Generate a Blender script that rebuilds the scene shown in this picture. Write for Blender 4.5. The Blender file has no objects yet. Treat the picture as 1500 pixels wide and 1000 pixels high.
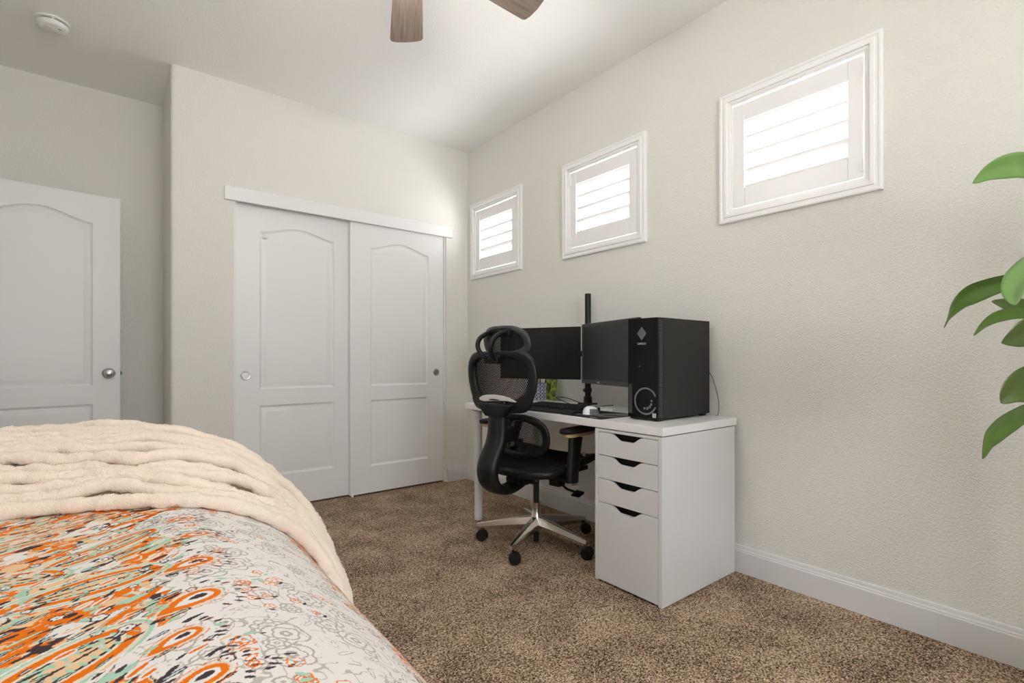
import bpy, bmesh, math, random
import numpy as np
from mathutils import Vector, Matrix
random.seed(7); rng = np.random.RandomState(7)
PI = math.pi
scn = bpy.context.scene
C = scn.collection

# ------------------------------------------------------------------ helpers
class MB:
    def __init__(s): s.v = []; s.f = []; s.m = []
    def add(s, vs, fs, mi=0):
        o = len(s.v); s.v += [tuple(v) for v in vs]
        s.f += [tuple(i + o for i in f) for f in fs]; s.m += [mi] * len(fs); return s
    def box(s, x0, x1, y0, y1, z0, z1, mi=0, M=None):
        vs = [(x, y, z) for z in (z0, z1) for y in (y0, y1) for x in (x0, x1)]
        if M: vs = [tuple(M @ Vector(v)) for v in vs]
        return s.add(vs, [(0,2,3,1),(4,5,7,6),(0,1,5,4),(2,6,7,3),(0,4,6,2),(1,3,7,5)], mi)
    def prism(s, poly, fn, a, b, mi=0):
        """poly: list of 2d points, fn(u,v,w)->xyz, extruded w=a..b"""
        n = len(poly)
        vs = [fn(u, v, a) for u, v in poly] + [fn(u, v, b) for u, v in poly]
        fs = [tuple(range(n))[::-1], tuple(range(n, 2*n))] + [(i, (i+1) % n, n+(i+1) % n, n+i) for i in range(n)]
        return s.add(vs, fs, mi)
    def lathe(s, prof, c=(0,0,0), n=24, axis='z', mi=0, M=None):
        vs = []; fs = []
        for r, h in prof:
            for k in range(n):
                t = 2*PI*k/n; p = (r*math.cos(t), r*math.sin(t), h)
                if axis == 'x': p = (p[2], p[0], p[1])
                if axis == 'y': p = (p[1], p[2], p[0])
                if M: p = tuple(M @ Vector(p))
                vs.append((p[0]+c[0], p[1]+c[1], p[2]+c[2]))
        for i in range(len(prof)-1):
            for k in range(n):
                fs.append((i*n+k, i*n+(k+1) % n, (i+1)*n+(k+1) % n, (i+1)*n+k))
        fs.append(tuple(range(n))[::-1]); fs.append(tuple(range((len(prof)-1)*n, len(prof)*n)))
        return s.add(vs, fs, mi)
    def tube(s, pts, r, n=10, closed=False, up=(0,0,1), ry=None, mi=0, square=0):
        """sweep an ellipse r (sideways) x ry (along 'up') along pts"""
        P = [Vector(p) for p in pts]; N = len(P)
        rr = r if isinstance(r, (list, tuple)) else [r]*N
        rz = rr if ry is None else (ry if isinstance(ry, (list, tuple)) else [ry]*N)
        vs = []; fs = []; pu = None
        for i in range(N):
            if closed: t = P[(i+1) % N] - P[i-1]
            else: t = P[min(i+1, N-1)] - P[max(i-1, 0)]
            if t.length < 1e-9: t = Vector((0,0,1))
            t.normalize()
            if ry is None:
                if pu is None:
                    u = Vector(up); u = u - t*u.dot(t)
                    if u.length < .05: u = Vector((1,0,.01)); u = u - t*u.dot(t)
                else: u = pu - t*pu.dot(t)
            else:
                u = Vector(up(i) if callable(up) else up); u = u - t*u.dot(t)
                if u.length < .05: u = pu - t*pu.dot(t) if pu else Vector((1,0,0))
            u.normalize(); pu = u; w = t.cross(u)
            for k in range(n):
                a = 2*PI*k/n + (PI/n if square else 0); ca, sa = math.cos(a), math.sin(a)
                if square:
                    e = 2.0/square; ca = math.copysign(abs(ca)**e, ca); sa = math.copysign(abs(sa)**e, sa)
                vs.append(P[i] + w*(rr[i]*ca) + u*(rz[i]*sa))
        L = N if closed else N-1
        for i in range(L):
            j = (i+1) % N
            for k in range(n):
                fs.append((i*n+k, i*n+(k+1) % n, j*n+(k+1) % n, j*n+k))
        if not closed:
            fs.append(tuple(range(n))[::-1]); fs.append(tuple(range((N-1)*n, N*n)))
        return s.add(vs, fs, mi)
    def grid(s, fn, nu, nv, mi=0, closed_u=False):
        vs = [fn(i/(nu-1) if not closed_u else i/nu, j/(nv-1)) for i in range(nu) for j in range(nv)]
        fs = []
        for i in range(nu if closed_u else nu-1):
            for j in range(nv-1):
                a = i*nv+j; b = ((i+1) % nu)*nv+j
                fs.append((a, b, b+1, a+1))
        return s.add(vs, fs, mi)

def link(name, me, mats, parent=None):
    o = bpy.data.objects.new(name, me); C.objects.link(o)
    for m in (mats if isinstance(mats, (list, tuple)) else [mats]): me.materials.append(m)
    if parent: o.parent = parent
    return o

def obj(name, mb, mats, parent=None, smooth=35, bevel=0, seg=2, fixn=True):
    me = bpy.data.meshes.new(name)
    me.from_pydata(mb.v, [], mb.f)
    me.polygons.foreach_set('material_index', mb.m)
    if fixn:
        bm = bmesh.new(); bm.from_mesh(me); bmesh.ops.recalc_face_normals(bm, faces=bm.faces); bm.to_mesh(me); bm.free()
    if smooth:
        me.polygons.foreach_set('use_smooth', [True]*len(me.polygons))
        me.set_sharp_from_angle(angle=math.radians(smooth))
    me.update()
    o = link(name, me, mats, parent)
    if bevel:
        b = o.modifiers.new('bevel', 'BEVEL'); b.width = bevel; b.segments = seg; b.limit_method = 'ANGLE'; b.angle_limit = math.radians(40)
        b.harden_normals = False
    return o

def thing(name, label, cat, loc=(0,0,0), rz=0, group=None):
    o = bpy.data.objects.new(name, None); C.objects.link(o); o.empty_display_size = .05
    o.location = loc; o.rotation_euler = (0,0,rz); o['label'] = label; o['category'] = cat
    if group: o['group'] = group
    return o
def tag(o, label, cat, group=None):
    o['label'] = label; o['category'] = cat
    if group: o['group'] = group
    return o
def struct(o): o['kind'] = 'structure'; return o
def sempty(name, loc=(0,0,0), rz=0):
    o = bpy.data.objects.new(name, None); C.objects.link(o); o.location = loc; o.rotation_euler = (0,0,rz); o['kind'] = 'structure'; return o

def text_mesh(name, txt, size, mat, parent, M, depth=.0004):
    cu = bpy.data.curves.new(name, 'FONT'); cu.body = txt; cu.size = size; cu.extrude = depth
    cu.space_character = 1.35 if txt == 'OMEN' else 1; cu.align_x = 'CENTER'; cu.align_y = 'CENTER'
    t = bpy.data.objects.new(name+'_tmp', cu); C.objects.link(t)
    bpy.context.view_layer.update()
    me = bpy.data.meshes.new_from_object(t.evaluated_get(bpy.context.evaluated_depsgraph_get()))
    bpy.data.objects.remove(t)
    me.transform(M); me.name = name; me.materials.clear()
    return link(name, me, mat, parent)

def catmull(P, n=8, closed=False):
    P = [Vector(p) for p in P]; N = len(P); out = []
    for i in range(N if closed else N-1):
        if closed: a, b, c, d = P[i-1], P[i], P[(i+1) % N], P[(i+2) % N]
        else: a, b, c, d = P[max(i-1,0)], P[i], P[i+1], P[min(i+2, N-1)]
        for k in range(n):
            t = k/n
            out.append(.5*((2*b) + (c-a)*t + (2*a-5*b+4*c-d)*t*t + (3*b-a-3*c+d)*t**3))
    if not closed: out.append(P[-1])
    return out

# ------------------------------------------------------------------ materials
def mat(name, col=(.8,.8,.8), rough=.5, metal=0, spec=.5, bump=None, coat=0, sheen=0):
    m = bpy.data.materials.new(name); m.use_nodes = True
    nt = m.node_tree; b = nt.nodes['Principled BSDF']
    b.inputs['Base Color'].default_value = (*col, 1); b.inputs['Roughness'].default_value = rough
    b.inputs['Metallic'].default_value = metal; b.inputs['Specular IOR Level'].default_value = spec
    b.inputs['Coat Weight'].default_value = coat
    if sheen: b.inputs['Sheen Weight'].default_value = sheen; b.inputs['Sheen Roughness'].default_value = .5
    if bump:
        scale, strength, dist = bump[:3]
        tc = nt.nodes.new('ShaderNodeTexCoord'); n = nt.nodes.new('ShaderNodeTexNoise')
        n.inputs['Scale'].default_value = scale; n.inputs['Detail'].default_value = bump[3] if len(bump) > 3 else 3
        bp = nt.nodes.new('ShaderNodeBump'); bp.inputs['Strength'].default_value = strength; bp.inputs['Distance'].default_value = dist
        nt.links.new(tc.outputs['Object'], n.inputs['Vector']); nt.links.new(n.outputs['Fac'], bp.inputs['Height'])
        nt.links.new(bp.outputs['Normal'], b.inputs['Normal'])
    return m
def ramp(nt, fac, stops, interp='LINEAR'):
    r = nt.nodes.new('ShaderNodeValToRGB'); r.color_ramp.interpolation = interp
    els = r.color_ramp.elements
    while len(els) < len(stops): els.new(.5)
    for e, (p, c) in zip(els, stops): e.position = p; e.color = (*c, 1)
    nt.links.new(fac, r.inputs['Fac']); return r.outputs['Color']

def wall_mat(name, col, scale=75, strength=.35, dist=.004):
    m = mat(name, col, .85, spec=.2)
    nt = m.node_tree; b = nt.nodes['Principled BSDF']
    tc = nt.nodes.new('ShaderNodeTexCoord')
    n = nt.nodes.new('ShaderNodeTexNoise'); n.inputs['Scale'].default_value = scale; n.inputs['Detail'].default_value = 2.5; n.inputs['Roughness'].default_value = .45
    r = nt.nodes.new('ShaderNodeMapRange'); r.inputs['From Min'].default_value = .38; r.inputs['From Max'].default_value = .62
    bp = nt.nodes.new('ShaderNodeBump'); bp.inputs['Strength'].default_value = strength; bp.inputs['Distance'].default_value = dist
    nt.links.new(tc.outputs['Object'], n.inputs['Vector']); nt.links.new(n.outputs['Fac'], r.inputs['Value'])
    nt.links.new(r.outputs['Result'], bp.inputs['Height']); nt.links.new(bp.outputs['Normal'], b.inputs['Normal'])
    return m

M_wall = wall_mat('wall_paint', (.747,.739,.702), 130, .42, .0028)
M_ceil = wall_mat('ceiling_paint', (.875,.875,.87), 120, .30, .0025)
M_trim = mat('trim_white', (.79,.79,.80), .35)
M_door = mat('door_white', (.80,.805,.81), .4, bump=(40,.03,.002))
M_shut = mat('shutter_white', (.85,.85,.85), .35)
M_cab = mat('white_laminate', (.68,.685,.70), .28)
M_desk = mat('white_desktop', (.80,.80,.81), .3)
M_base = mat('baseboard_white', (.70,.70,.715), .4)
M_blk = mat('black_plastic', (.006,.006,.0065), .42, spec=.35)
M_blkm = mat('black_matte', (.008,.008,.0085), .6, spec=.3)
M_mesh = mat('black_net', (.010,.010,.010), .7, spec=.2)
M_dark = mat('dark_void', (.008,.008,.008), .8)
M_chrome = mat('polished_aluminium', (.62,.59,.56), .16, 1)
M_satin = mat('satin_nickel', (.55,.54,.53), .3, 1)
M_silver = mat('silver_plastic', (.75,.75,.77), .25, .3)
M_leg = mat('painted_leg', (.66,.67,.69), .3)
M_screen = mat('screen', (.010,.010,.011), .28, spec=.4)
M_bez = mat('grey_bezel', (.035,.035,.037), .4)
M_pcside = mat('pc_side', (.018,.018,.018), .5, spec=.35)
M_pcfront = mat('pc_gloss', (.004,.004,.005), .10, spec=.22)
M_tan = mat('tan_metal', (.60,.42,.22), .3, .4)
M_whitep = mat('white_plastic', (.82,.82,.83), .3)
M_greyp = mat('grey_plastic', (.16,.16,.165), .45)
M_logo = mat('logo_grey', (.13,.13,.135), .4)
M_logow = mat('logo_white', (.62,.62,.62), .4)
M_smoke = mat('detector_plastic', (.78,.78,.76), .4)
M_cable = mat('cable_black', (.012,.012,.012), .5)
M_pot = mat('pot_ceramic', (.55,.55,.53), .4)
M_soil = mat('soil', (.05,.035,.02), .95, bump=(60,.6,.01))
M_matt = mat('mattress_cloth', (.7,.7,.68), .8)
M_bedw = mat('bed_wood', (.16,.10,.06), .5)
M_ext = mat('outside_stucco', (.78,.76,.72), .9)

# glass that is really glass: thin, mostly transmissive
M_glass = bpy.data.materials.new('window_glass'); M_glass.use_nodes = True
nt = M_glass.node_tree; nt.nodes.clear()
o_ = nt.nodes.new('ShaderNodeOutputMaterial'); tr = nt.nodes.new('ShaderNodeBsdfTransparent'); gl = nt.nodes.new('ShaderNodeBsdfGlossy')
gl.inputs['Roughness'].default_value = .02; mx = nt.nodes.new('ShaderNodeMixShader'); mx.inputs[0].default_value = .06
nt.links.new(tr.outputs[0], mx.inputs[1]); nt.links.new(gl.outputs[0], mx.inputs[2]); nt.links.new(mx.outputs[0], o_.inputs[0])

# carpet: twisted tufts of several browns
M_carpet = mat('carpet_pile', (.2,.15,.11), 1, spec=.05)
nt = M_carpet.node_tree; b = nt.nodes['Principled BSDF']
tc = nt.nodes.new('ShaderNodeTexCoord')
n1 = nt.nodes.new('ShaderNodeTexNoise'); n1.inputs['Scale'].default_value = 145; n1.inputs['Detail'].default_value = 3; n1.inputs['Roughness'].default_value = .72
nt.links.new(tc.outputs['Object'], n1.inputs['Vector'])
v1 = nt.nodes.new('ShaderNodeTexVoronoi'); v1.inputs['Scale'].default_value = 250; nt.links.new(tc.outputs['Object'], v1.inputs['Vector'])
sx = nt.nodes.new('ShaderNodeSeparateColor'); nt.links.new(v1.outputs['Color'], sx.inputs[0])
n2 = nt.nodes.new('ShaderNodeTexNoise'); n2.inputs['Scale'].default_value = 5; n2.inputs['Detail'].default_value = 3; nt.links.new(tc.outputs['Object'], n2.inputs['Vector'])
ma = nt.nodes.new('ShaderNodeMath'); ma.operation = 'MULTIPLY_ADD'; ma.inputs[1].default_value = .34
nt.links.new(sx.outputs[0], ma.inputs[0])
mb_ = nt.nodes.new('ShaderNodeMath'); mb_.operation = 'MULTIPLY_ADD'; mb_.inputs[1].default_value = .9; mb_.inputs[2].default_value = -.12
nt.links.new(n1.outputs['Fac'], mb_.inputs[0]); nt.links.new(mb_.outputs[0], ma.inputs[2])
mc = nt.nodes.new('ShaderNodeMath'); mc.operation = 'MULTIPLY_ADD'; mc.inputs[1].default_value = .28
nt.links.new(n2.outputs['Fac'], mc.inputs[0]); md = nt.nodes.new('ShaderNodeMath'); md.operation = 'SUBTRACT'; md.inputs[1].default_value = .14
nt.links.new(ma.outputs[0], md.inputs[0]); nt.links.new(md.outputs[0], mc.inputs[2])
col = ramp(nt, mc.outputs[0], [(.30,(.045,.027,.016)), (.41,(.15,.098,.062)), (.50,(.34,.237,.158)), (.59,(.56,.41,.29)), (.72,(.82,.65,.49))])
nt.links.new(col, b.inputs['Base Color'])
bp = nt.nodes.new('ShaderNodeBump'); bp.inputs['Strength'].default_value = .9; bp.inputs['Distance'].default_value = .006
nt.links.new(mc.outputs[0], bp.inputs['Height']); nt.links.new(bp.outputs['Normal'], b.inputs['Normal'])

# wood of the fan blades
M_blade = mat('weathered_wood', (.3,.2,.14), .55)
nt = M_blade.node_tree; b = nt.nodes['Principled BSDF']
tc = nt.nodes.new('ShaderNodeTexCoord'); mp = nt.nodes.new('ShaderNodeMapping'); mp.inputs['Scale'].default_value = (3, 90, 30)
n1 = nt.nodes.new('ShaderNodeTexNoise'); n1.inputs['Scale'].default_value = 1.6; n1.inputs['Detail'].default_value = 6; n1.inputs['Roughness'].default_value = .7
nt.links.new(tc.outputs['Object'], mp.inputs['Vector']); nt.links.new(mp.outputs[0], n1.inputs['Vector'])
nt.links.new(ramp(nt, n1.outputs['Fac'], [(.3,(.11,.075,.055)), (.5,(.19,.14,.105)), (.7,(.27,.215,.17))]), b.inputs['Base Color'])

# leaf
def leaf_mat(name, c0, c1):
    m = mat(name, c0, .38); nt = m.node_tree; b = nt.nodes['Principled BSDF']
    uv = nt.nodes.new('ShaderNodeAttribute'); uv.attribute_name = 'leafu'
    wv = nt.nodes.new('ShaderNodeTexWave'); wv.wave_type = 'BANDS'; wv.inputs['Scale'].default_value = 6; wv.inputs['Distortion'].default_value = 1.5
    nt.links.new(uv.outputs['Vector'], wv.inputs['Vector'])
    nt.links.new(ramp(nt, wv.outputs['Fac'], [(0, c0), (1, c1)]), b.inputs['Base Color'])
    b.inputs['Subsurface Weight'].default_value = 0
    return m
M_leaf = leaf_mat('leaf_green', (.035,.085,.009), (.095,.165,.022))
M_leaf2 = leaf_mat('leaf_light', (.09,.20,.045), (.19,.33,.09))
M_leaf3 = leaf_mat('leaf_olive', (.045,.075,.012), (.09,.135,.025))
M_cane = mat('cane_bark', (.25,.19,.12), .8, bump=(40,.4,.01))

# chenille throw
M_throw = mat('chenille', (.86,.75,.635), .95, spec=.05, sheen=.15, bump=(330,.7,.004,3))
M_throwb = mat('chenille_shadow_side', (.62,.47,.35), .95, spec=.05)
# duvet
M_duvet = mat('printed_cotton', (.8,.8,.8), .8, spec=.15)
nt = M_duvet.node_tree; b = nt.nodes['Principled BSDF']
at = nt.nodes.new('ShaderNodeAttribute'); at.attribute_name = 'print'; nt.links.new(at.outputs['Color'], b.inputs['Base Color'])

# ------------------------------------------------------------------ room shell
XR, YB, YA, XL, YF, ZC = 2.33, 3.567, 4.22, -.80, -1.75, 2.757
def wall_holes(name, fn, u0, u1, z0, z1, holes, t, m):
    """fn(u,w,z): w = depth into the wall"""
    us = sorted({u0, u1} | {h[0] for h in holes} | {h[1] for h in holes}); zs = sorted({z0, z1} | {h[2] for h in holes} | {h[3] for h in holes})
    b = MB()
    inh = lambda u, z: any(h[0] < u < h[1] and h[2] < z < h[3] for h in holes)
    for i in range(len(us)-1):
        for j in range(len(zs)-1):
            ua, ub, za, zb = us[i], us[i+1], zs[j], zs[j+1]
            if inh((ua+ub)/2, (za+zb)/2): continue
            for w in (0, t): b.add([fn(ua,w,za), fn(ub,w,za), fn(ub,w,zb), fn(ua,w,zb)], [(0,1,2,3)])
            for (pa, pb, q) in (((ua,za),(ub,za), ((ua+ub)/2, za-1e-4)), ((ua,zb),(ub,zb), ((ua+ub)/2, zb+1e-4)), ((ua,za),(ua,zb), (ua-1e-4,(za+zb)/2)), ((ub,za),(ub,zb), (ub+1e-4,(za+zb)/2))):
                if inh(*q) or not (u0 < q[0] < u1 and z0 < q[1] < z1):
                    b.add([fn(pa[0],0,pa[1]), fn(pb[0],0,pb[1]), fn(pb[0],t,pb[1]), fn(pa[0],t,pa[1])], [(0,1,2,3)])
    bm = bmesh.new(); me = bpy.data.meshes.new(name); me.from_pydata(b.v, [], b.f); bm.from_mesh(me)
    bmesh.ops.remove_doubles(bm, verts=bm.verts, dist=1e-5); bmesh.ops.recalc_face_normals(bm, faces=bm.faces); bm.to_mesh(me); bm.free()
    return struct(link(name, me, m))

struct(obj('floor', MB().box(XL-.15, XR+.15, YF-.15, YA+.15, -.1, 0), M_carpet, smooth=0))
struct(obj('ceiling', MB().box(XL-.15, XR+.15, YF-.15, YA+.15, ZC, ZC+.1), M_ceil, smooth=0))
WIN = [(3.163, 1), (2.067, 2), (.963, 3)]
WH, WZ0, WZ1 = .270, 1.722, 2.232       # half width, sill and head of the rough opening
WT = .15
wall_holes('wall_right', lambda u, w, z: (XR+w, u, z), YF-.15, YA+.15, 0, ZC, [(y-WH, y+WH, WZ0, WZ1) for y, _ in WIN], WT, M_wall)
# back wall with the closet opening, bull-nosed outside corner into the entry recess
CX0, CX1, CZ = .578, 2.122, 2.05
wall_holes('wall_back', lambda u, w, z: (u, YB+w, z), .267, XR, 0, ZC, [(CX0, CX1, -.01, CZ)], .12, M_wall)
rb = MB(); path = [(.267, YB)] + [(.267-.02*math.sin(a), YB+.02-.02*math.cos(a)) for a in [PI/2*k/8 for k in range(1, 9)]] + [(.247, YA)]
rb.add([(x, y, z) for x, y in path for z in (0, ZC)], [(2*i, 2*i+2, 2*i+3, 2*i+1) for i in range(len(path)-1)])
rb.add([(.30, YB+.02, z) for z in (0, ZC)] + [(.30, YA, z) for z in (0, ZC)], [(0,2,3,1)])
struct(obj('wall_return', rb, M_wall, smooth=60, fixn=False))
struct(obj('wall_alcove', MB().box(XL-.15, XR+.15, YA, YA+.12, 0, ZC), M_wall, smooth=0))
struct(obj('wall_closet', MB().box(XR-.02, XR-.001, YB+.12, YA, 0, ZC), M_wall, smooth=0))
# left wall with the doorway the open door belongs to
DW = (3.24, 4.02)
wall_holes('wall_left', lambda u, w, z: (XL-w, u, z), YF-.15, YA, 0, ZC, [(DW[0], DW[1], -.01, 2.045)], .12, M_wall)
hall = MB().box(XL-1.35, XL-1.25, 2.8, 4.4, 0, 2.5).box(XL-1.3, XL-.12, 2.7, 2.8, 0, 2.5).box(XL-1.3, XL-.12, 4.4, 4.5, 0, 2.5).box(XL-1.35, XL-.12, 2.7, 4.5, 2.5, 2.6)
struct(obj('wall_hall', hall, M_wall, smooth=0))
struct(obj('floor_hall', MB().box(XL-1.35, XL-.12, 2.7, 4.5, -.1, 0), M_carpet, smooth=0))
# front wall (behind the photographer) with an unseen window opening added for fill light
FW = (0.0, 1.0, 1.0, 2.05)
wall_holes('wall_front', lambda u, w, z: (u, YF-w, z), XL, XR, 0, ZC, [FW], .12, M_wall)

# baseboards with an ogee cap
def baseboard(name, p0, p1, nrm):
    h = .127; prof = [(0,0),(.015,0),(.015,.098),(.0125,.103),(.0125,.107),(.0085,.113),(.0085,.117),(.006,.125),(.004,h),(0,h)]
    b = MB(); vs = [(p[0]+nrm[0]*d, p[1]+nrm[1]*d, z) for p in (p0, p1) for d, z in prof]; n = len(prof)
    b.add(vs, [(i, i+1, n+i+1, n+i) for i in range(n-1)] + [tuple(range(n)), tuple(range(n, 2*n))])
    return struct(obj(name, b, M_base, smooth=25))
baseboard('baseboard_right', (XR, YF), (XR, YB), (-1, 0))
baseboard('baseboard_back', (CX1+.008, YB), (XR, YB), (0, -1))
baseboard('baseboard_back_left', (.262, YB), (CX0-.01, YB), (0, -1))
baseboard('baseboard_return', (.247, YB+.01), (.247, YA), (-1, 0))
baseboard('baseboard_alcove', (XL, YA), (.247, YA), (0, -1))
baseboard('baseboard_left', (XL, YF), (XL, DW[0]-.06), (1, 0))
# closet header board
struct(obj('trim_1', MB().box(.522, 2.172, YB-.019, YB-.0005, 2.008, 2.093), M_trim, smooth=0, bevel=.003))
struct(obj('trim_2', MB().box(CX0, CX0+.012, YB+.012, YB+.118, 0, CZ).box(CX1-.012, CX1, YB+.012, YB+.118, 0, CZ), M_trim, smooth=0))
struct(obj('trim_3', MB().box(XL-.11, XL+.0, DW[0], DW[0]+.02, 0, 2.045).box(XL+.0005, XL+.018, DW[0]-.06, DW[0]+.008, 0, 2.10).box(XL+.0005, XL+.018, DW[1]-.008, DW[1]+.06, 0, 2.10).box(XL+.0005, XL+.018, DW[0]+.008, DW[1]-.008, 2.035, 2.10), M_trim, smooth=0, bevel=.003))

# ------------------------------------------------------------------ moulded two-panel doors
def arch_loop(x0, x1, z0, z1, rise, n=28):
    """rectangle whose top is a cathedral arch rising 'rise' at the middle"""
    pts = [(x0, z0), (x1, z0)]
    for k in range(n+1):
        t = k/n; s = .5-.5*math.cos(2*PI*t); s = s**.85
        pts.append((x1+(x0-x1)*t, z1+rise*s))
    return pts
def inset(loop, d):
    n = len(loop); out = []
    for i in range(n):
        a = Vector(loop[i-1]); b = Vector(loop[i]); c = Vector(loop[(i+1) % n])
        e1 = (b-a).normalized(); e2 = (c-b).normalized()
        n1 = Vector((-e1.y, e1.x)); n2 = Vector((-e2.y, e2.x)); m = (n1+n2)
        m = m.normalized() if m.length > 1e-6 else n1
        k = d/max(.35, m.dot(n1)); out.append((b.x+m.x*k, b.y+m.y*k))
    return out
def panel_door(name, w, h, t, panels, m, parent):
    """door slab in local x 0..w, z 0..h, front face at y=0 looking to -y"""
    bm = bmesh.new()
    def loop(pts, y): return [bm.verts.new((x, y, z)) for x, z in pts]
    def edges(vs): return [bm.edges.new((vs[i], vs[(i+1) % len(vs)])) for i in range(len(vs))]
    outer = loop([(0,0),(w,0),(w,h),(0,h)], 0)
    for side in (0, 1):
        yy = 0 if side == 0 else t; sg = 1 if side == 0 else -1
        if side: outer2 = loop([(0,0),(w,0),(w,h),(0,h)], t); rim = outer2
        else: rim = outer
        es = edges(rim)
        for P in panels:
            L0 = loop(P, yy); es += edges(L0); prev = L0
            for d, dep in ((.006, .007), (.014, .011), (.018, .011), (.042, .003), (.046, .003)):
                L = loop(inset(P, d), yy + sg*dep)
                for i in range(len(L)):
                    j = (i+1) % len(L); bm.faces.new((prev[i], prev[j], L[j], L[i]))
                prev = L
            bm.faces.new(prev)
        bmesh.ops.triangle_fill(bm, edges=es, use_beauty=True)
    for i in range(4):
        j = (i+1) % 4; bm.faces.new((outer[i], outer[j], outer2[j], outer2[i]))
    bmesh.ops.recalc_face_normals(bm, faces=bm.faces)
    me = bpy.data.meshes.new(name); bm.to_mesh(me); bm.free()
    me.polygons.foreach_set('use_smooth', [True]*len(me.polygons)); me.set_sharp_from_angle(angle=math.radians(22))
    return link(name, me, m, parent)
def cup_pull(parent, x, z, m, m2):
    b = MB().lathe([(.024,-.0015),(.0275,-.0015),(.0285,0),(.0285,.002),(.0275,.003),(.0245,.0025),(.0225,-.0005)][::1], (0,0,0), 32, 'y')
    r = obj('finger_pull', MB().lathe([(.0285,.0),(.0285,-.0025),(.0265,-.0035),(.0235,-.003),(.022,-.0005)], (x, 0, z), 32, 'y'), m, parent)
    obj('pull_cup', MB().lathe([(.0222,-.0008),(.0222,-.0004),(.001,-.0002)], (x, 0, z), 24, 'y'), m2, r)
    return r
d1 = sempty('door_1', (.588, YB+.062, .014))
panel_door('door_panel', .770, 2.02, .035, [arch_loop(.150, .640, .795, 1.838, .050), [(.150,.212),(.640,.212),(.640,.688),(.150,.688)]], M_door, d1)
cup_pull(d1, .066, .888, M_satin, M_silver)
d2 = sempty('door_2', (1.330, YB+.020, .014))
panel_door('door_panel', .778, 2.03, .035, [arch_loop(.155, .640, .793, 1.826, .058), [(.155,.196),(.640,.196),(.640,.690),(.155,.690)]], M_door, d2)
cup_pull(d2, .712, .888, M_satin, M_greyp)
obj('floor_guide', MB().box(.006, .022, -.012, .0, -.012, .022), M_whitep, d2, bevel=.002)
# the room's entry door, standing open in the recess
ang = math.atan2(.06, .536)
d3 = sempty('door_3', (.014-.765*math.cos(ang), 4.081-.765*math.sin(ang), .012), ang)
panel_door('door_panel', .765, 2.022, .035, [arch_loop(.135, .630, .83, 1.845, .062), [(.135,.20),(.630,.20),(.630,.717),(.135,.717)]], M_door, d3)
kn = obj('knob', MB().lathe([(.033,0),(.033,-.004),(.028,-.009),(.013,-.012),(.011,-.030),(.020,-.038),(.027,-.048),(.0285,-.058),(.024,-.067),(.012,-.072),(.001,-.073)], (.706, 0, .908), 32, 'y'), M_satin, d3)
obj('knob', MB().lathe([(.033,.035),(.033,.039),(.028,.044),(.013,.047),(.011,.060),(.020,.068),(.027,.078),(.024,.09),(.001,.095)], (.706, 0, .908), 24, 'y'), M_satin, d3)
obj('latch', MB().box(.765, .7665, .006, .029, .88, .936).box(.7665, .776, .011, .024, .897, .919), M_greyp, d3)
hb = MB()
for z in (.2, 1.0, 1.8): hb.lathe([(.007,-.045),(.007,.045)], (-.006, .0, z), 12)
obj('hinge', hb, M_satin, d3)

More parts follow.
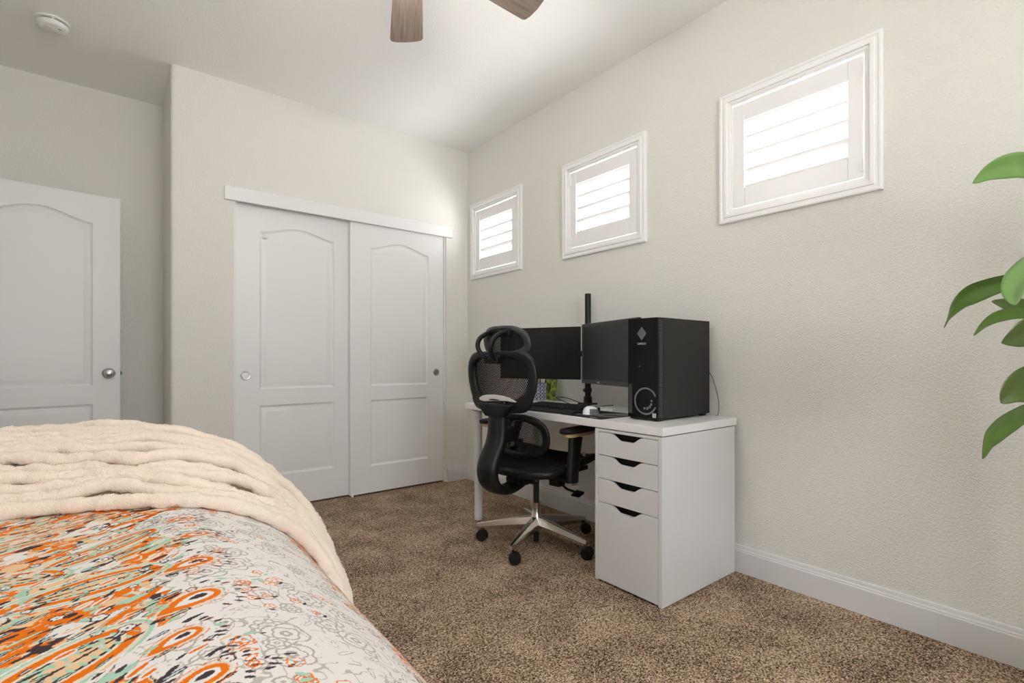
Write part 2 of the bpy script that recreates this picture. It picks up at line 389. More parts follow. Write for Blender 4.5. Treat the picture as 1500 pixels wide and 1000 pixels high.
# ------------------------------------------------------------------ shuttered windows
def window(n, yc, hinge_side):
    w = sempty('window_%d' % n, (XR, yc, 1.977))
    HW, HH = .333, .310         # outer half size of the casing
    # casing: stepped picture-frame moulding swept round the opening. profile (distance in from outer edge, projection from the wall)
    prof = [(0,0),(0,.016),(.004,.019),(.012,.019),(.015,.016),(.024,.016),(.027,.021),(.040,.021),(.043,.013),(.052,.013),(.054,.009),(.062,.009),(.062,-.03),(.060,-.03)]
    cor = [(-1,-1),(1,-1),(1,1),(-1,1)]; b = MB(); vs = []
    for sy, sz in cor:
        for d, p in prof: vs.append((-p, sy*(HW-d), sz*(HH-d)))
    k = len(prof); fs = []
    for i in range(4):
        j = (i+1) % 4
        for q in range(k-1): fs.append((i*k+q, j*k+q, j*k+q+1, i*k+q+1))
    b.add(vs, fs); obj('casing', b, M_shut, w, smooth=20)
    iy, iz = HW-.062, HH-.062   # clear opening half sizes .271 x .248
    # shutter leaf: stiles and rails, with a small light gap to the frame
    g = .0055; st = .052; tr = .082; br = .086
    x0, x1 = -.006, .017
    oy, oz = iy-g, iz-g
    obj('stile', MB().box(x0, x1, -oy, -oy+st, -oz, oz), M_shut, w, smooth=0, bevel=.002)
    obj('stile', MB().box(x0, x1, oy-st, oy, -oz, oz), M_shut, w, smooth=0, bevel=.002)
    obj('rail', MB().box(x0+.001, .010, -oy+st+.0008, oy-st-.0008, oz-tr, oz), M_shut, w, smooth=0, bevel=.002)
    obj('rail', MB().box(x0+.001, .010, -oy+st+.0008, oy-st-.0008, -oz, -oz+br), M_shut, w, smooth=0, bevel=.002)
    # louvers: elliptical blades, room edge tipped up
    lw = oy-st-.002; zlo, zhi = -oz+br, oz-tr; nl = 5; pitch = (zhi-zlo)/nl
    for q in range(nl):
        zc = zlo - .025 + .077*q
        t = math.radians(50); hwid = .048; poly = [(hwid*math.cos(a)*1.0, .0055*math.sin(a)) for a in [2*PI*i/20 for i in range(20)]]
        def fn(u, v, ww, zc=zc, t=t): return (.030 - (u*math.cos(t) - v*math.sin(t)), ww, zc + u*math.sin(t) + v*math.cos(t))
        obj('louver', MB().prism(poly, fn, -lw, lw), M_shut, w, smooth=50)
    # hinges on one side
    for z in (-oz+.045, oz-.06):
        hy = hinge_side*(iy-.003)
        obj('hinge', MB().box(-.010, -.004, min(hy, hy-hinge_side*.012), max(hy, hy-hinge_side*.012), z-.024, z+.024).lathe([(.003,-.024),(.003,.024)], (-.010, hy, z), 10), M_shut, w)
    # sash and glass set to the outside
    s = .035; o = MB()
    YH, ZH0, ZH1 = WH, WZ0-1.977, WZ1-1.977
    o.box(.095,.135,-YH,YH,ZH0,ZH0+s).box(.095,.135,-YH,YH,ZH1-s,ZH1).box(.095,.135,-YH,-YH+s,ZH0+s,ZH1-s).box(.095,.135,YH-s,YH,ZH0+s,ZH1-s)
    obj('sash', o, M_whitep, w, smooth=0)
    obj('pane', MB().box(.112,.116,-YH+s,YH-s,ZH0+s,ZH1-s), M_glass, w, smooth=0)
for (yc, n) in WIN: window(n, yc, {1: 1, 2: 1, 3: -1}[n])
# added front window behind the camera, sized for the light it lets in
w4 = sempty('window_4', ((FW[0]+FW[1])/2, YF, (FW[2]+FW[3])/2))
hw, hh = (FW[1]-FW[0])/2, (FW[3]-FW[2])/2
o = MB()
for (a0,a1,b0,b1) in ((-hw,hw,-hh,-hh+.05),(-hw,hw,hh-.05,hh),(-hw,-hw+.05,-hh+.05,hh-.05),(hw-.05,hw,-hh+.05,hh-.05),(-.025,.025,-hh+.05,hh-.05)): o.box(a0,a1,-.11,-.06,b0,b1)
obj('sash', o, M_whitep, w4, smooth=0)
obj('pane', MB().box(-hw+.05,-.025,-.087,-.083,-hh+.05,hh-.05).box(.025,hw-.05,-.087,-.083,-hh+.05,hh-.05), M_glass, w4, smooth=0)
o = MB()
for (a0,a1,b0,b1) in ((-hw-.06,hw+.06,-hh-.06,-hh),(-hw-.06,hw+.06,hh,hh+.06),(-hw-.06,-hw,-hh,hh),(hw,hw+.06,-hh,hh)): o.box(a0,a1,.0005,.018,b0,b1)
obj('casing', o, M_shut, w4, smooth=0, bevel=.003)

# ------------------------------------------------------------------ smoke detector
sd = thing('smoke_detector', 'round white smoke detector on the ceiling above the entry door', 'smoke detector', (-.262, 3.50, ZC))
obj('base_plate', MB().lathe([(.066,0),(.068,-.004),(.068,-.009),(.064,-.011),(.056,-.011)], n=48), M_smoke, sd)
obj('vent_ring', MB().lathe([(.054,-.0105),(.054,-.019)], n=48), M_greyp, sd)
hsg = obj('housing', MB().lathe([(.060,-.018),(.063,-.021),(.062,-.030),(.056,-.039),(.048,-.0425),(.001,-.0435)], n=48), M_smoke, sd)
obj('test_button', MB().lathe([(.013,-.0433),(.0125,-.0455),(.001,-.046)], (-.012,-.012,0), 24), M_smoke, hsg)
obj('indicator', MB().box(.022,.034,-.022,-.016,-.0445,-.043), M_greyp, hsg)
for k in range(3):
    a = 2*PI*k/3+.6; obj('clip', MB().box(.052,.062,-.004,.004,-.019,-.010, M=Matrix.Rotation(a,4,'Z')), M_smoke, sd)

# ------------------------------------------------------------------ ceiling fan (only two blade tips reach the picture)
FC = (.785, 1.565)
fan = thing('ceiling_fan', 'ceiling fan with brown wooden blades hanging from the ceiling', 'ceiling fan', (FC[0], FC[1], 2.40))
obj('canopy', MB().lathe([(.001,.356),(.068,.356),(.066,.335),(.045,.305),(.016,.298)], n=32), M_satin, fan)
obj('downrod', MB().lathe([(.0125,.30),(.0125,.14)], n=16), M_satin, fan)
obj('motor_housing', MB().lathe([(.02,.145),(.06,.138),(.095,.11),(.10,.07),(.095,.04),(.06,.02),(.001,.018)], n=40), M_satin, fan)
M_frost = mat('frosted_glass', (.9,.9,.88), .5)
obj('added_light_bowl', MB().lathe([(.085,.018),(.088,.0),(.078,-.03),(.05,-.055),(.001,-.065)], n=40), M_frost, fan)  # unseen bowl, added to the fan together with the fill light
for k in range(5):
    a = math.radians(64.5 - 71*0 + 72*k) if k != 4 else math.radians(64.5-66)
    Mz = Matrix.Rotation(a, 4, 'Z') @ Matrix.Translation((0,0,.05)) @ Matrix.Rotation(math.radians(-10), 4, 'X')
    out = [(.17,-.052),(.30,-.060),(.45,-.068),(.545,-.073),(.558,-.068),(.566,-.045),(.570,0),(.566,.045),(.558,.068),(.545,.073),(.45,.068),(.30,.060),(.17,.052)]
    bl = obj('blade', MB().prism(out, lambda u, v, w: (u, v, w), -.004, .004), M_blade, fan, bevel=.0015)
    bl.matrix_local = Mz
    ir = obj('blade_iron', MB().box(.08,.24,-.018,.018,.0045,.010), M_satin, bl)

# ------------------------------------------------------------------ desk, drawer unit
DX0, DX1, DY0, DY1, DT, DB = 1.722, 2.312, 1.205, 2.665, .733, .698
desk = thing('desk', 'long white desk top on grey tube legs and a drawer unit along the wall', 'desk', (DX0, DY0, 0))
L = lambda x, y, z=0: (x-DX0, y-DY0, z)
obj('desktop', MB().box(0, DX1-DX0, 0, DY1-DY0, DB, DT), M_desk, desk, smooth=0, bevel=.0025)
for (x, y) in ((1.782, 2.602), (2.252, 2.602)):
    lg = obj('leg', MB().lathe([(.0245,.004),(.025,.008),(.025,DB-.012)], L(x, y), 28), M_leg, desk)
    obj('mounting_plate', MB().lathe([(.030,DB-.012),(.045,DB-.004),(.045,DB-.0006)], L(x, y), 28), M_leg, lg)
    obj('foot_cap', MB().lathe([(.023,0),(.0245,.005)], L(x, y), 24), M_greyp, lg)

cab = thing('drawer_unit', 'white four-drawer unit with cut-out handles under the right end of the desk', 'drawer unit', (1.722, 1.208, 0))
CW, CD, CH = .360, .575, .694      # y size, x size, height
obj('carcass', MB().box(0, CD, 0, .018, .004, CH).box(0, CD, CW-.018, CW, .004, CH).box(.002, CD, .018, CW-.018, CH-.012, CH).box(CD-.01, CD, .018, CW-.018, .02, CH-.012).box(.03, CD-.01, .018, CW-.018, .02, .032), M_cab, cab, smooth=0, bevel=.0012)
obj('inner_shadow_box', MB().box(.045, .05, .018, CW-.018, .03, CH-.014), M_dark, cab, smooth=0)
edges = [.681, .577, .471, .364, .010]
for k in range(4):
    zt, zb = edges[k]-.0016, edges[k+1]+.0016
    y0, y1 = .0195, CW-.0195
    c0, c1 = y0+.074, y1-.066   # cut-out
    # cut-out deep part
    poly = [(y0, zb), (y1, zb), (y1, zt)]
    def ease(n, ya, za, yb, zb_):
        return [(ya+(yb-ya)*i/n, za+(zb_-za)*(.5-.5*math.cos(PI*i/n))) for i in range(n+1)]
    poly += ease(8, c1, zt, c1-.062, zt-.028) + ease(8, c0+.062, zt-.028, c0, zt) + [(y0, zt)]
    dr = obj('drawer', MB().prism(poly, lambda u, v, w: (w, u, v), .0005, .017), M_cab, cab, smooth=30, bevel=.0008)
    obj('drawer_box', MB().box(.0175, .030, y0+.01, y1-.01, zb+.01, zt-.032), M_cab, dr, smooth=0)

# ------------------------------------------------------------------ tower computer
PX0, PX1, PY0, PY1, PZ0, PZ1 = 1.873, 2.298, 1.337, 1.500, DT+.012, 1.197
pc = thing('tower_computer', 'black tower computer standing on the right end of the desk', 'computer', (PX0, PY0, DT))
w_, d_, h_ = PY1-PY0, PX1-PX0, PZ1-DT
obj('case', MB().box(.042, d_, 0, w_, .012, h_), M_pcside, pc, smooth=0, bevel=.002)
# front frame
obj('front_frame', MB().box(.001, .040, .001, .006, .012, h_-.001).box(.001,.040, w_-.006, w_-.001, .012, h_-.001).box(.001,.040,.006,w_-.006,.012,.018).box(.001,.040,.006,w_-.006,h_-.007,h_-.001).box(.030,.041,.006,w_-.006,.018,h_-.007), M_blk, pc, smooth=0)
vb = MB()
nsl = 62
for k in range(nsl):
    z = .020+(h_-.034)*k/(nsl-1)
    vb.box(.008, .036, -.0022, .0012, z-.0018, z+.0018)
obj('side_vent', vb, mat('vent_rib', (.05,.05,.05), .4), pc, smooth=0)
fg = obj('front_glass', MB().box(-.003, .0008, .003, w_-.003, .012, h_-.001), M_pcfront, pc, smooth=0, bevel=.0008)
vb = MB()
for k in range(26):
    z = .030+.0052*k
    vb.box(-.0042, -.0028, w_-.026-(0 if k > 3 else 0), w_-.008, z, z+.0022)
obj('front_vent', vb, M_logo, pc, smooth=0)
pm = lambda y, z: Matrix(((0,0,-1,-.0034),(-1,0,0,y),(0,1,0,z),(0,0,0,1)))
dm = MB().prism([(-.026,0),(0,-.031),(.026,0),(0,.031)], lambda u, v, w: (-.003-w, .083+u, h_-.070+v), 0, .0008)
obj('diamond_logo', dm, M_logo, fg, smooth=0)
text_mesh('lettering', 'OMEN', .0135, M_logow, fg, pm(.083, h_-.117))
ring = MB(); RC = (.062, .088)
pts = [(-.0035, RC[0]+.058*math.cos(a), RC[1]+.058*math.sin(a)) for a in [2*PI*k/90 for k in range(90)]]
keep = [i for i, p in enumerate(pts) if p[1] > .009]
st_ = next(i for i in range(90) if pts[i][1] > .009 and pts[i-1][1] <= .009)
run = []
i = st_
while pts[i % 90][1] > .009: run.append(pts[i % 90]); i += 1
ring.tube(run, .0040, 8, up=(1,0,0), ry=.0008)
obj('light_ring', ring, M_logo, pc)
pr_ = MB()
for (a, s_) in ((100,.004),(128,.0045),(152,.005),(178,.005),(205,.004)):
    t = math.radians(a+75); y = RC[0]+.033*math.cos(t); z = RC[1]+.033*math.sin(t)
    pr_.tube([(-.0036, y+s_*math.cos(q), z+s_*math.sin(q)) for q in [2*PI*k/6 for k in range(6)]], .0007, 5, closed=True, up=(1,0,0), ry=.0005)
obj('port_icons', pr_, M_logow, pc)
obj('power_button', MB().lathe([(.004,0),(.0035,-.0045),(.001,-.0045)], (0,.095,.245), 14, 'x'), M_logo, pc)
st = obj('sticker', MB().box(-.0037,-.0029,.006,.024,.018,.036), M_logow, pc, smooth=0)
obj('sticker_print', MB().box(-.0042,-.0036,.009,.021,.021,.0235).box(-.0042,-.0036,.009,.018,.0262,.029).box(-.0042,-.0036,.012,.021,.0315,.034), M_dark, st, smooth=0)
for (x, y) in ((.02,.02),(.02,w_-.03),(d_-.045,.02),(d_-.045,w_-.03)):
    obj('foot', MB().box(x, x+.03, y-.008, y+.014, 0, .0115), M_blk, pc, smooth=0)
obj('bottom_skirt', MB().box(.004,.30,.010,w_-.010,.004,.0118), M_dark, pc, smooth=0)

# ------------------------------------------------------------------ monitor stand and two monitors
PO = (2.262, 2.118)
ms = thing('monitor_stand', 'tall black monitor pole clamped on the desk between the two monitors', 'monitor stand', (PO[0], PO[1], DT))
obj('pole', MB().lathe([(.0185,.01),(.0185,.672),(.0175,.677),(.001,.677)], n=28), M_blk, ms)
obj('base_clamp', MB().box(-.045,.038,-.045,.045,0.0005,.009).lathe([(.026,.008),(.025,.045),(.021,.05)], n=24), M_blk, ms, bevel=.002)
obj('clamp_screw', MB().lathe([(.006,-.09),(.006,-.036)], (.0,0,0), 10).lathe([(.018,-.10),(.018,-.088)], (.0,0,0), 16), M_blk, ms)
obj('collar', MB().lathe([(.0235,.075),(.0235,.10)], n=20).box(-.034,-.018,-.008,.008,.080,.095), M_blk, ms)
obj('collar', MB().lathe([(.0245,.285),(.0245,.335)], n=20), M_blk, ms)
def monitor(name, a, b, z0, z1, t, label, bez, bezb, mb, logo, arm):
    """a = right end, b = left end seen from the sitter (front corners)"""
    a = Vector((*a, 0)); b = Vector((*b, 0)); u = (a-b); W = u.length; rz = math.atan2(u.y, u.x)
    H_ = z1-z0
    m = thing(name, label, 'monitor', (b.x, b.y, z0), rz)      # local x: left->right, local -y: toward the sitter
    fr = MB().box(0, W, .004, t*.5, 0, H_)
    fr.add([(.03,t*.5,.03),(W-.03,t*.5,.03),(W-.03,t*.5,H_-.03),(.03,t*.5,H_-.03),(.10,t,.08),(W-.10,t,.08),(W-.10,t,H_-.08),(.10,t,H_-.08)], [(0,1,5,4),(1,2,6,5),(2,3,7,6),(3,0,4,7),(4,5,6,7)])
    obj('back_shell', fr, M_blk, m, smooth=0)
    bz = MB(); bz.box(0, bez, -.001, .004, 0, H_); bz.box(W-bez, W, -.001, .004, 0, H_); bz.box(bez, W-bez, -.001, .004, 0, bezb); bz.box(bez, W-bez, -.001, .004, H_-bez, H_)
    bb = obj('bezel', bz, mb, m, smooth=0, bevel=.0012)
    obj('screen', MB().box(bez, W-bez, .0018, .0039, bezb, H_-bez), M_screen, m, smooth=0)
    if logo: text_mesh('logo', logo, .0125, M_logow, bb, Matrix(((1,0,0,W*.5+logo_dx),(0,0,-1,-.0012),(0,1,0,bezb*.5),(0,0,0,1))))
    return m, W, H_
logo_dx = -.085
mR = monitor('monitor', (1.970, 1.522), (2.138, 2.050), .870, 1.213, .045, 'angled monitor with grey bezel beside the tower computer', .017, .022, M_bez, 'DELL', 1)
mL = monitor('monitor', (2.150, 2.078), (1.926, 2.560), .888, 1.203, .040, 'thin-framed black monitor at the far left behind the chair', .006, .016, M_blk, None, 1)
# arms: from the pole to the back of each monitor, parts of the stand (local to pole)
def arm(cx, cy, z, nm):
    e = Vector((cx-PO[0], cy-PO[1], 0)); mid = e*.45 + Vector((.012, 0, 0))
    obj('arm', MB().tube([(0,0,z), tuple(mid+Vector((0,0,z))), tuple(e+Vector((0,0,z)))], .012, 8, ry=.018, up=(0,0,1), square=4), M_blk, ms, smooth=30)
    return e
e = arm(2.105, 1.80, .31, 1); 
e2 = arm(2.085, 2.34, .31, 2)
obj('tilt_bracket', MB().box(-.128,-.015,-.063,-.046,.300,.325), M_blk, ms, bevel=.002)

# ------------------------------------------------------------------ things on the desk
kb = thing('keyboard', 'black keyboard with a wrist rest in front of the monitors', 'keyboard', (1.895, 1.985, DT), math.radians(5))
obj('body', MB().prism([(-.085,.001),(.075,.001),(.078,.024),(-.083,.014)], lambda u, v, w: (u, w, v), -.218, .218), M_blk, kb, smooth=0, bevel=.003)
obj('wrist_rest', MB().prism([(-.158,.001),(-.088,.001),(-.088,.016),(-.115,.019),(-.150,.010)], lambda u, v, w: (u, w, v), -.213, .213), M_blkm, kb, smooth=30)
rows = [(-.068, 8), (-.046, 13), (-.027, 14), (-.008, 15), (.011, 15), (.034, 16), (.058, 16)]
for ri, (rx, nk) in enumerate(rows):
    x0 = rx; wd = .400/nk
    for k in range(nk):
        kw = wd
        y = -.203+wd*(k+.5)
        if ri == 0:
            ws = [.03,.025,.025,.15,.025,.025,.05,.07]; y = -.203+sum(ws[:k])+ws[k]/2; kw = ws[k]
        zb = .0145+(x0+.083)*.062
        hgt = .008
        kp = MB(); a, b2 = .0078, kw/2-.0012
        kp.add([(x0-a,y-b2,zb),(x0+a,y-b2,zb+.001),(x0+a,y+b2,zb+.001),(x0-a,y+b2,zb),(x0-a*.75,y-b2*.8,zb+hgt),(x0+a*.7,y-b2*.8,zb+hgt+.001),(x0+a*.7,y+b2*.8,zb+hgt+.001),(x0-a*.75,y+b2*.8,zb+hgt)],
               [(0,1,5,4),(1,2,6,5),(2,3,7,6),(3,0,4,7),(4,5,6,7)])
        obj('key', kp, M_blkm, kb, smooth=0)

pad = thing('mouse_pad', 'black mouse pad with grey graphic at the desk edge', 'mouse pad', (1.742, 1.548, DT))
pw, pd = .285, .262
obj('cloth', MB().box(0, pw, 0, pd, .0004, .003), M_blkm, pad, smooth=0, bevel=.001)
g1 = MB(); T = .0033
for poly in ([(.20,.0),(.285,.0),(.285,.05),(.16,.15),(.10,.16),(.06,.14),(.14,.10)], [(.09,.0),(.14,.0),(.11,.07),(.13,.17),(.19,.262),(.15,.262),(.09,.18),(.07,.08)], [(.04,.19),(.10,.20),(.12,.262),(.08,.262)]):
    g1.prism(poly, lambda u, v, w: (u, v, w), .0029, T)
obj('graphic', g1, mat('pad_grey', (.17,.17,.18), .7), pad, smooth=0)
obj('graphic_label', MB().box(.012,.022,.045,.085,.0029,T), M_logow, pad, smooth=0)

def blob(fn, nu=24, nv=14): return MB().grid(fn, nu, nv, closed_u=True)
mo = thing('mouse', 'white computer mouse with grey side on the mouse pad', 'mouse', (1.868, 1.728, DT+.0034), math.radians(12))
def mouse_s(u, v, k=1):
    a = 2*PI*u; r = math.sin(min(1, v*1.0)*PI/2)
    x = .060*r*math.cos(a); y = .033*r*math.sin(a)*(1-.15*math.cos(a)*.5)
    z = .038*math.sqrt(max(0, 1-r**2.6))*(1-.18*x/.06)
    return (x, y, z)
obj('shell', blob(lambda u, v: mouse_s(u, v)), M_whitep, mo, smooth=60)
obj('side_grip', MB().grid(lambda u, v: tuple(Vector(mouse_s(.60+.28*u, .62+.36*v))*1.02+Vector((0,0,.0004))), 12, 6), M_greyp, mo, smooth=60)
obj('scroll_wheel', MB().lathe([(.009,-.003),(.010,0),(.009,.003)], (.036, 0, .027), 16, 'y'), M_greyp, mo)
hub = thing('usb_dongle', 'small white wireless receiver on the desk behind the mouse pad', 'receiver', (2.10, 1.80, DT))
obj('case', MB().box(-.022,.022,-.035,.035,.0005,.009), M_whitep, hub, smooth=0, bevel=.003)
obj('plug', MB().box(-.008,.008,.0352,.048,.002,.007), M_satin, hub, smooth=0)

cup = thing('pencil_cup', 'navy pencil cup with white lattice pattern near the wall', 'pencil cup', (2.235, 2.540, DT))
M_navy = mat('navy', (.035,.05,.16), .5); M_latt = mat('lattice_white', (.85,.85,.85), .5)
cr = .048; ch = .115
obj('cup', MB().lathe([(.001,.001),(cr-.002,.001),(cr,.004),(cr,ch),(cr-.003,ch),(cr-.003,.006),(.001,.006)], n=36), M_navy, cup)
lat = MB(); ang_n = 12; nz = 5; ez = ch/nz
for k in range(ang_n):
    a0 = 2*PI*k/ang_n; da = 2*PI/ang_n
    for j in range(nz):
        z0 = ez*j
        for (s0, s1) in ((0,1),(1,0)):
            lat.tube([((cr+.0006)*math.cos(a0+da*(s0+(s1-s0)*t)), (cr+.0006)*math.sin(a0+da*(s0+(s1-s0)*t)), z0+ez*t+.001) for t in (0,.25,.5,.75,1)], .0011, 4)
        lat.tube([((cr+.0006)*math.cos(a0+da*(.5)+.30*da*math.cos(q)), (cr+.0006)*math.sin(a0+da*.5+.30*da*math.cos(q)), z0+ez*.5+ez*.33*math.sin(q)) for q in [2*PI*i/10 for i in range(10)]], .0012, 4, closed=True)
obj('lattice', lat, M_latt, cup, smooth=60)
pens = [(-.02,.01,.05,M_blk),(.012,.018,.062,M_silver),(.02,-.016,.045,M_blk),(-.012,-.02,.055,M_blkm)]
for i, (dx, dy, ex, m_) in enumerate(pens):
    pn = obj('pen', MB().lathe([(.004,0),(.0042,.12),(.003,.135),(.001,.14)], (0,0,0), 10), m_)
    pn.location = (2.235+dx, 2.540+dy, DT+.008); pn.rotation_euler = (-dy*6, dx*6, 0)
    tag(pn, ['leaning black pen at the left of the lattice cup','silver pen standing at the back of the lattice cup','black pen leaning right in the lattice cup','matte black pen at the front of the lattice cup'][i], 'pen', 'pens in the lattice cup')
M_gy = mat('green_yellow_print', (.3,.35,.06), .5)
nt = M_gy.node_tree; n_ = nt.nodes.new('ShaderNodeTexNoise'); n_.inputs['Scale'].default_value = 45
tc_ = nt.nodes.new('ShaderNodeTexCoord'); nt.links.new(tc_.outputs['Object'], n_.inputs['Vector'])
nt.links.new(ramp(nt, n_.outputs['Fac'], [(.35,(.02,.05,.03)),(.5,(.20,.30,.04)),(.62,(.55,.50,.06)),(.75,(.10,.2,.15))]), nt.nodes['Principled BSDF'].inputs['Base Color'])
bk = MB().box(0,.014,0,.10,0,.145)
card = obj('picture_card', bk, M_gy, None, smooth=0, bevel=.0008); card.location = (2.268, 2.425, DT+.004); card.rotation_euler = (0, math.radians(7), 0)
tag(card, 'green and yellow printed card leaning on the wall behind the lattice cup', 'card')
def cable(name, pts, label, r=.0025, parent=None):
    o = obj(name, MB().tube([tuple(p) for p in catmull(pts, 8)], r, 8), M_cable, parent, smooth=60)
    return tag(o, label, 'cable')
cable('keyboard_cable', [(1.978,1.985,.7395),(2.00,1.99,.7365),(2.06,2.01,.737),(2.10,2.16,.756),(2.12,2.25,.775),(2.17,2.20,.770),(2.17,2.02,.7370),(2.24,1.96,.7368),(2.30,1.95,.7368)], 'thin black cable running from the keyboard toward the monitor pole')
cable('power_cable', [(2.28,1.70,.50),(2.285,1.705,.44),(2.27,1.72,.35),(2.26,1.70,.22),(2.275,1.66,.08),(2.28,1.64,.004),(2.22,1.66,.004)], 'black cable hanging below the desk to the carpet', .003)
cable('monitor_cable', [(2.315,1.36,.95),(2.318,1.34,.93),(2.318,1.32,.88),(2.316,1.30,.80),(2.310,1.300,.737),(2.306,1.31,.7352)], 'thin dark cable against the wall behind the tower computer', .0016)
ps = thing('power_strip', 'black power strip fixed to the wall under the desk beside the drawer unit', 'power strip', (2.29, 1.60, .51))
obj('housing', MB().box(-.03,.038,-.0,.20,0,.065), M_blk, ps, smooth=0, bevel=.004)
obj('plug', MB().box(-.058,-.0305,.03,.065,.012,.05), M_blkm, ps, bevel=.003)
obj('plug', MB().box(-.055,-.0305,.10,.14,.012,.05), M_blkm, ps, bevel=.003)
for i, (y0, y1, x) in enumerate(((1.66,1.63,2.24),(1.69,1.705,2.235),(1.76,1.75,2.23))):
    cable('hanging_cable', [(x,y0,.545),(x-.02,y0+.003,.56),(x-.03,(y0+y1)/2,.62),(x-.01,y1,.66),(x+.01,y1,.690)],
          ['black cable looping under the desk nearest the drawer unit','middle black cable looping under the desk above the power strip','black cable looping under the desk farthest from the drawer unit'][i], .003)['group'] = 'cables looping under the desk'
# ------------------------------------------------------------------ office chair
ch_ = thing('office_chair', 'black mesh office chair with headrest and polished five-star base pulled up to the desk', 'office chair', (1.81, 2.08, 0), math.radians(8))
CHR = ch_
def net(name, inside, surf, u0, u1, v0, v1, sp, r, parent, slope=1.5):
    """open woven net: two families of diagonal threads clipped to the outline; surf(u,v)->xyz"""
    b = MB(); H2 = (v1-v0)
    for sg in (1, -1):
        c = u0-H2/slope
        while c < u1+H2/slope:
            seg = []; n = 36
            for i in range(n+1):
                v = v0+H2*i/n; u = c+sg*(v-(v0+v1)/2)/slope
                if inside(u, v): seg.append(surf(u, v))
                else:
                    if len(seg) > 1: b.tube(seg, r, 3)
                    seg = []
            if len(seg) > 1: b.tube(seg, r, 3)
            c += sp
    return obj(name, b, M_mesh, parent, smooth=60, fixn=False)
def inpoly(poly):
    def f(x, y):
        c = False; n = len(poly)
        for i in range(n):
            x1, y1 = poly[i]; x2, y2 = poly[i-1]
            if (y1 > y) != (y2 > y) and x < (x2-x1)*(y-y1)/(y2-y1)+x1: c = not c
        return c
    return f
# base
for k in range(5):
    a = math.radians(62.5-8+72*k); Mz = Matrix.Rotation(a, 4, 'Z')
    lb = MB(); secs = [(.018,.024,.078,.150),(.10,.023,.076,.140),(.22,.018,.070,.118),(.318,.013,.064,.099),(.334,.010,.067,.094)]
    vs = []
    for r, w, z0, z1 in secs:
        vs += [(r,-w*.72,z0),(r,-w,z0+(z1-z0)*.45),(r,-w*.55,z1),(r,w*.55,z1),(r,w,z0+(z1-z0)*.45),(r,w*.72,z0)]
    fs = [(i*6+j, i*6+(j+1) % 6, (i+1)*6+(j+1) % 6, (i+1)*6+j) for i in range(len(secs)-1) for j in range(6)] + [tuple(range(6)), tuple(range((len(secs)-1)*6, len(secs)*6))]
    lb.add([tuple(Mz @ Vector(v)) for v in vs], fs)
    obj('base_arm', lb, M_chrome, ch_, smooth=0, bevel=.0025)
    cx, cy = .318*math.cos(a), .318*math.sin(a); ct = math.radians(229-8-90)+random.uniform(-.45, .45)
    Mc = Matrix.Translation((cx, cy, 0)) @ Matrix.Rotation(ct, 4, 'Z')
    cs = obj('caster', MB().lathe([(.005,.045),(.005,.072)], (0,0,0), 10), M_greyp, ch_)
    cs.matrix_local = Mc
    for s_ in (-1, 1):
        prof = [(.012, s_*.006), (.0275, s_*.006), (.029, s_*.009), (.029, s_*.020), (.026, s_*.024), (.012, s_*.025), (.001, s_*.025)]
        obj('wheel', MB().lathe(prof, (-.016, 0, .0295), 28, 'y'), M_blkm, cs)
    hd = MB(); pts = [(-.016+.031*math.cos(t), .0295+.031*math.sin(t)) for t in [math.radians(-10+185*i/14) for i in range(15)]]
    hd.add([(x, y, z) for y in (-.0055,.0055) for x, z in pts] , [tuple(range(15)), tuple(range(15,30))] + [(i, i+1, 16+i, 15+i) for i in range(14)] + [(0, 14, 29, 15)])
    obj('hood', hd, M_blk, cs)
obj('hub', MB().lathe([(.001,.070),(.026,.070),(.030,.080),(.030,.150),(.026,.156),(.0255,.212),(.027,.214),(.027,.226),(.020,.228)], n=32), M_chrome, ch_)
obj('gas_lift', MB().lathe([(.0165,.224),(.0165,.375)], n=24), M_blk, ch_)
obj('lift_skirt', MB().lathe([(.001,.008),(.016,.012),(.016,.072)], n=20), M_blk, ch_)
# mechanism
mech = obj('tilt_mechanism', MB().add([(-.19,-.045,.352),(.11,-.055,.368),(.11,.055,.368),(-.19,.045,.352),(-.19,-.05,.388),(.12,-.075,.412),(.12,.075,.412),(-.19,.05,.388)], [(0,1,2,3),(4,5,6,7),(0,1,5,4),(1,2,6,5),(2,3,7,6),(3,0,4,7)]).box(-.05,.06,-.16,.16,.395,.415).lathe([(.022,-.085),(.022,.085)], (-.10,0,.372), 20, 'y'), M_blk, ch_, smooth=0, bevel=.004)
obj('bolt', MB().lathe([(.006,-.09),(.006,.09)], (-.10,0,.372), 12, 'y').lathe([(.005,-.079),(.005,.079)], (.02,0,.398), 12, 'y').lathe([(.005,-.08),(.005,.08)], (.09,0,.405), 12, 'y'), M_satin, mech)
obj('tension_knob', MB().lathe([(.015,-.10),(.030,-.095),(.032,-.075),(.030,-.055),(.012,-.052)], (-.155,.02,.39), 24, 'y'), M_blk, ch_)
lv = obj('tilt_lever', MB().tube([(.00,-.06,.385),(.01,-.12,.375),(.02,-.155,.350),(.05,-.17,.318),(.11,-.175,.292),(.145,-.175,.272)], .014, 8, ry=.006, up=(0,0,1), square=4), M_blk, ch_)
obj('lever_paddle', MB().add([(.115,-.205,.262),(.165,-.205,.275),(.165,-.150,.275),(.115,-.150,.262),(.115,-.205,.270),(.165,-.205,.288),(.165,-.150,.288),(.115,-.150,.270)], [(0,1,2,3),(4,5,6,7),(0,1,5,4),(1,2,6,5),(2,3,7,6),(3,0,4,7)]), M_blk, lv, smooth=0, bevel=.003)
obj('lever_block', MB().box(-.02,.035,-.175,-.105,.338,.405), M_blk, ch_, smooth=0, bevel=.006)
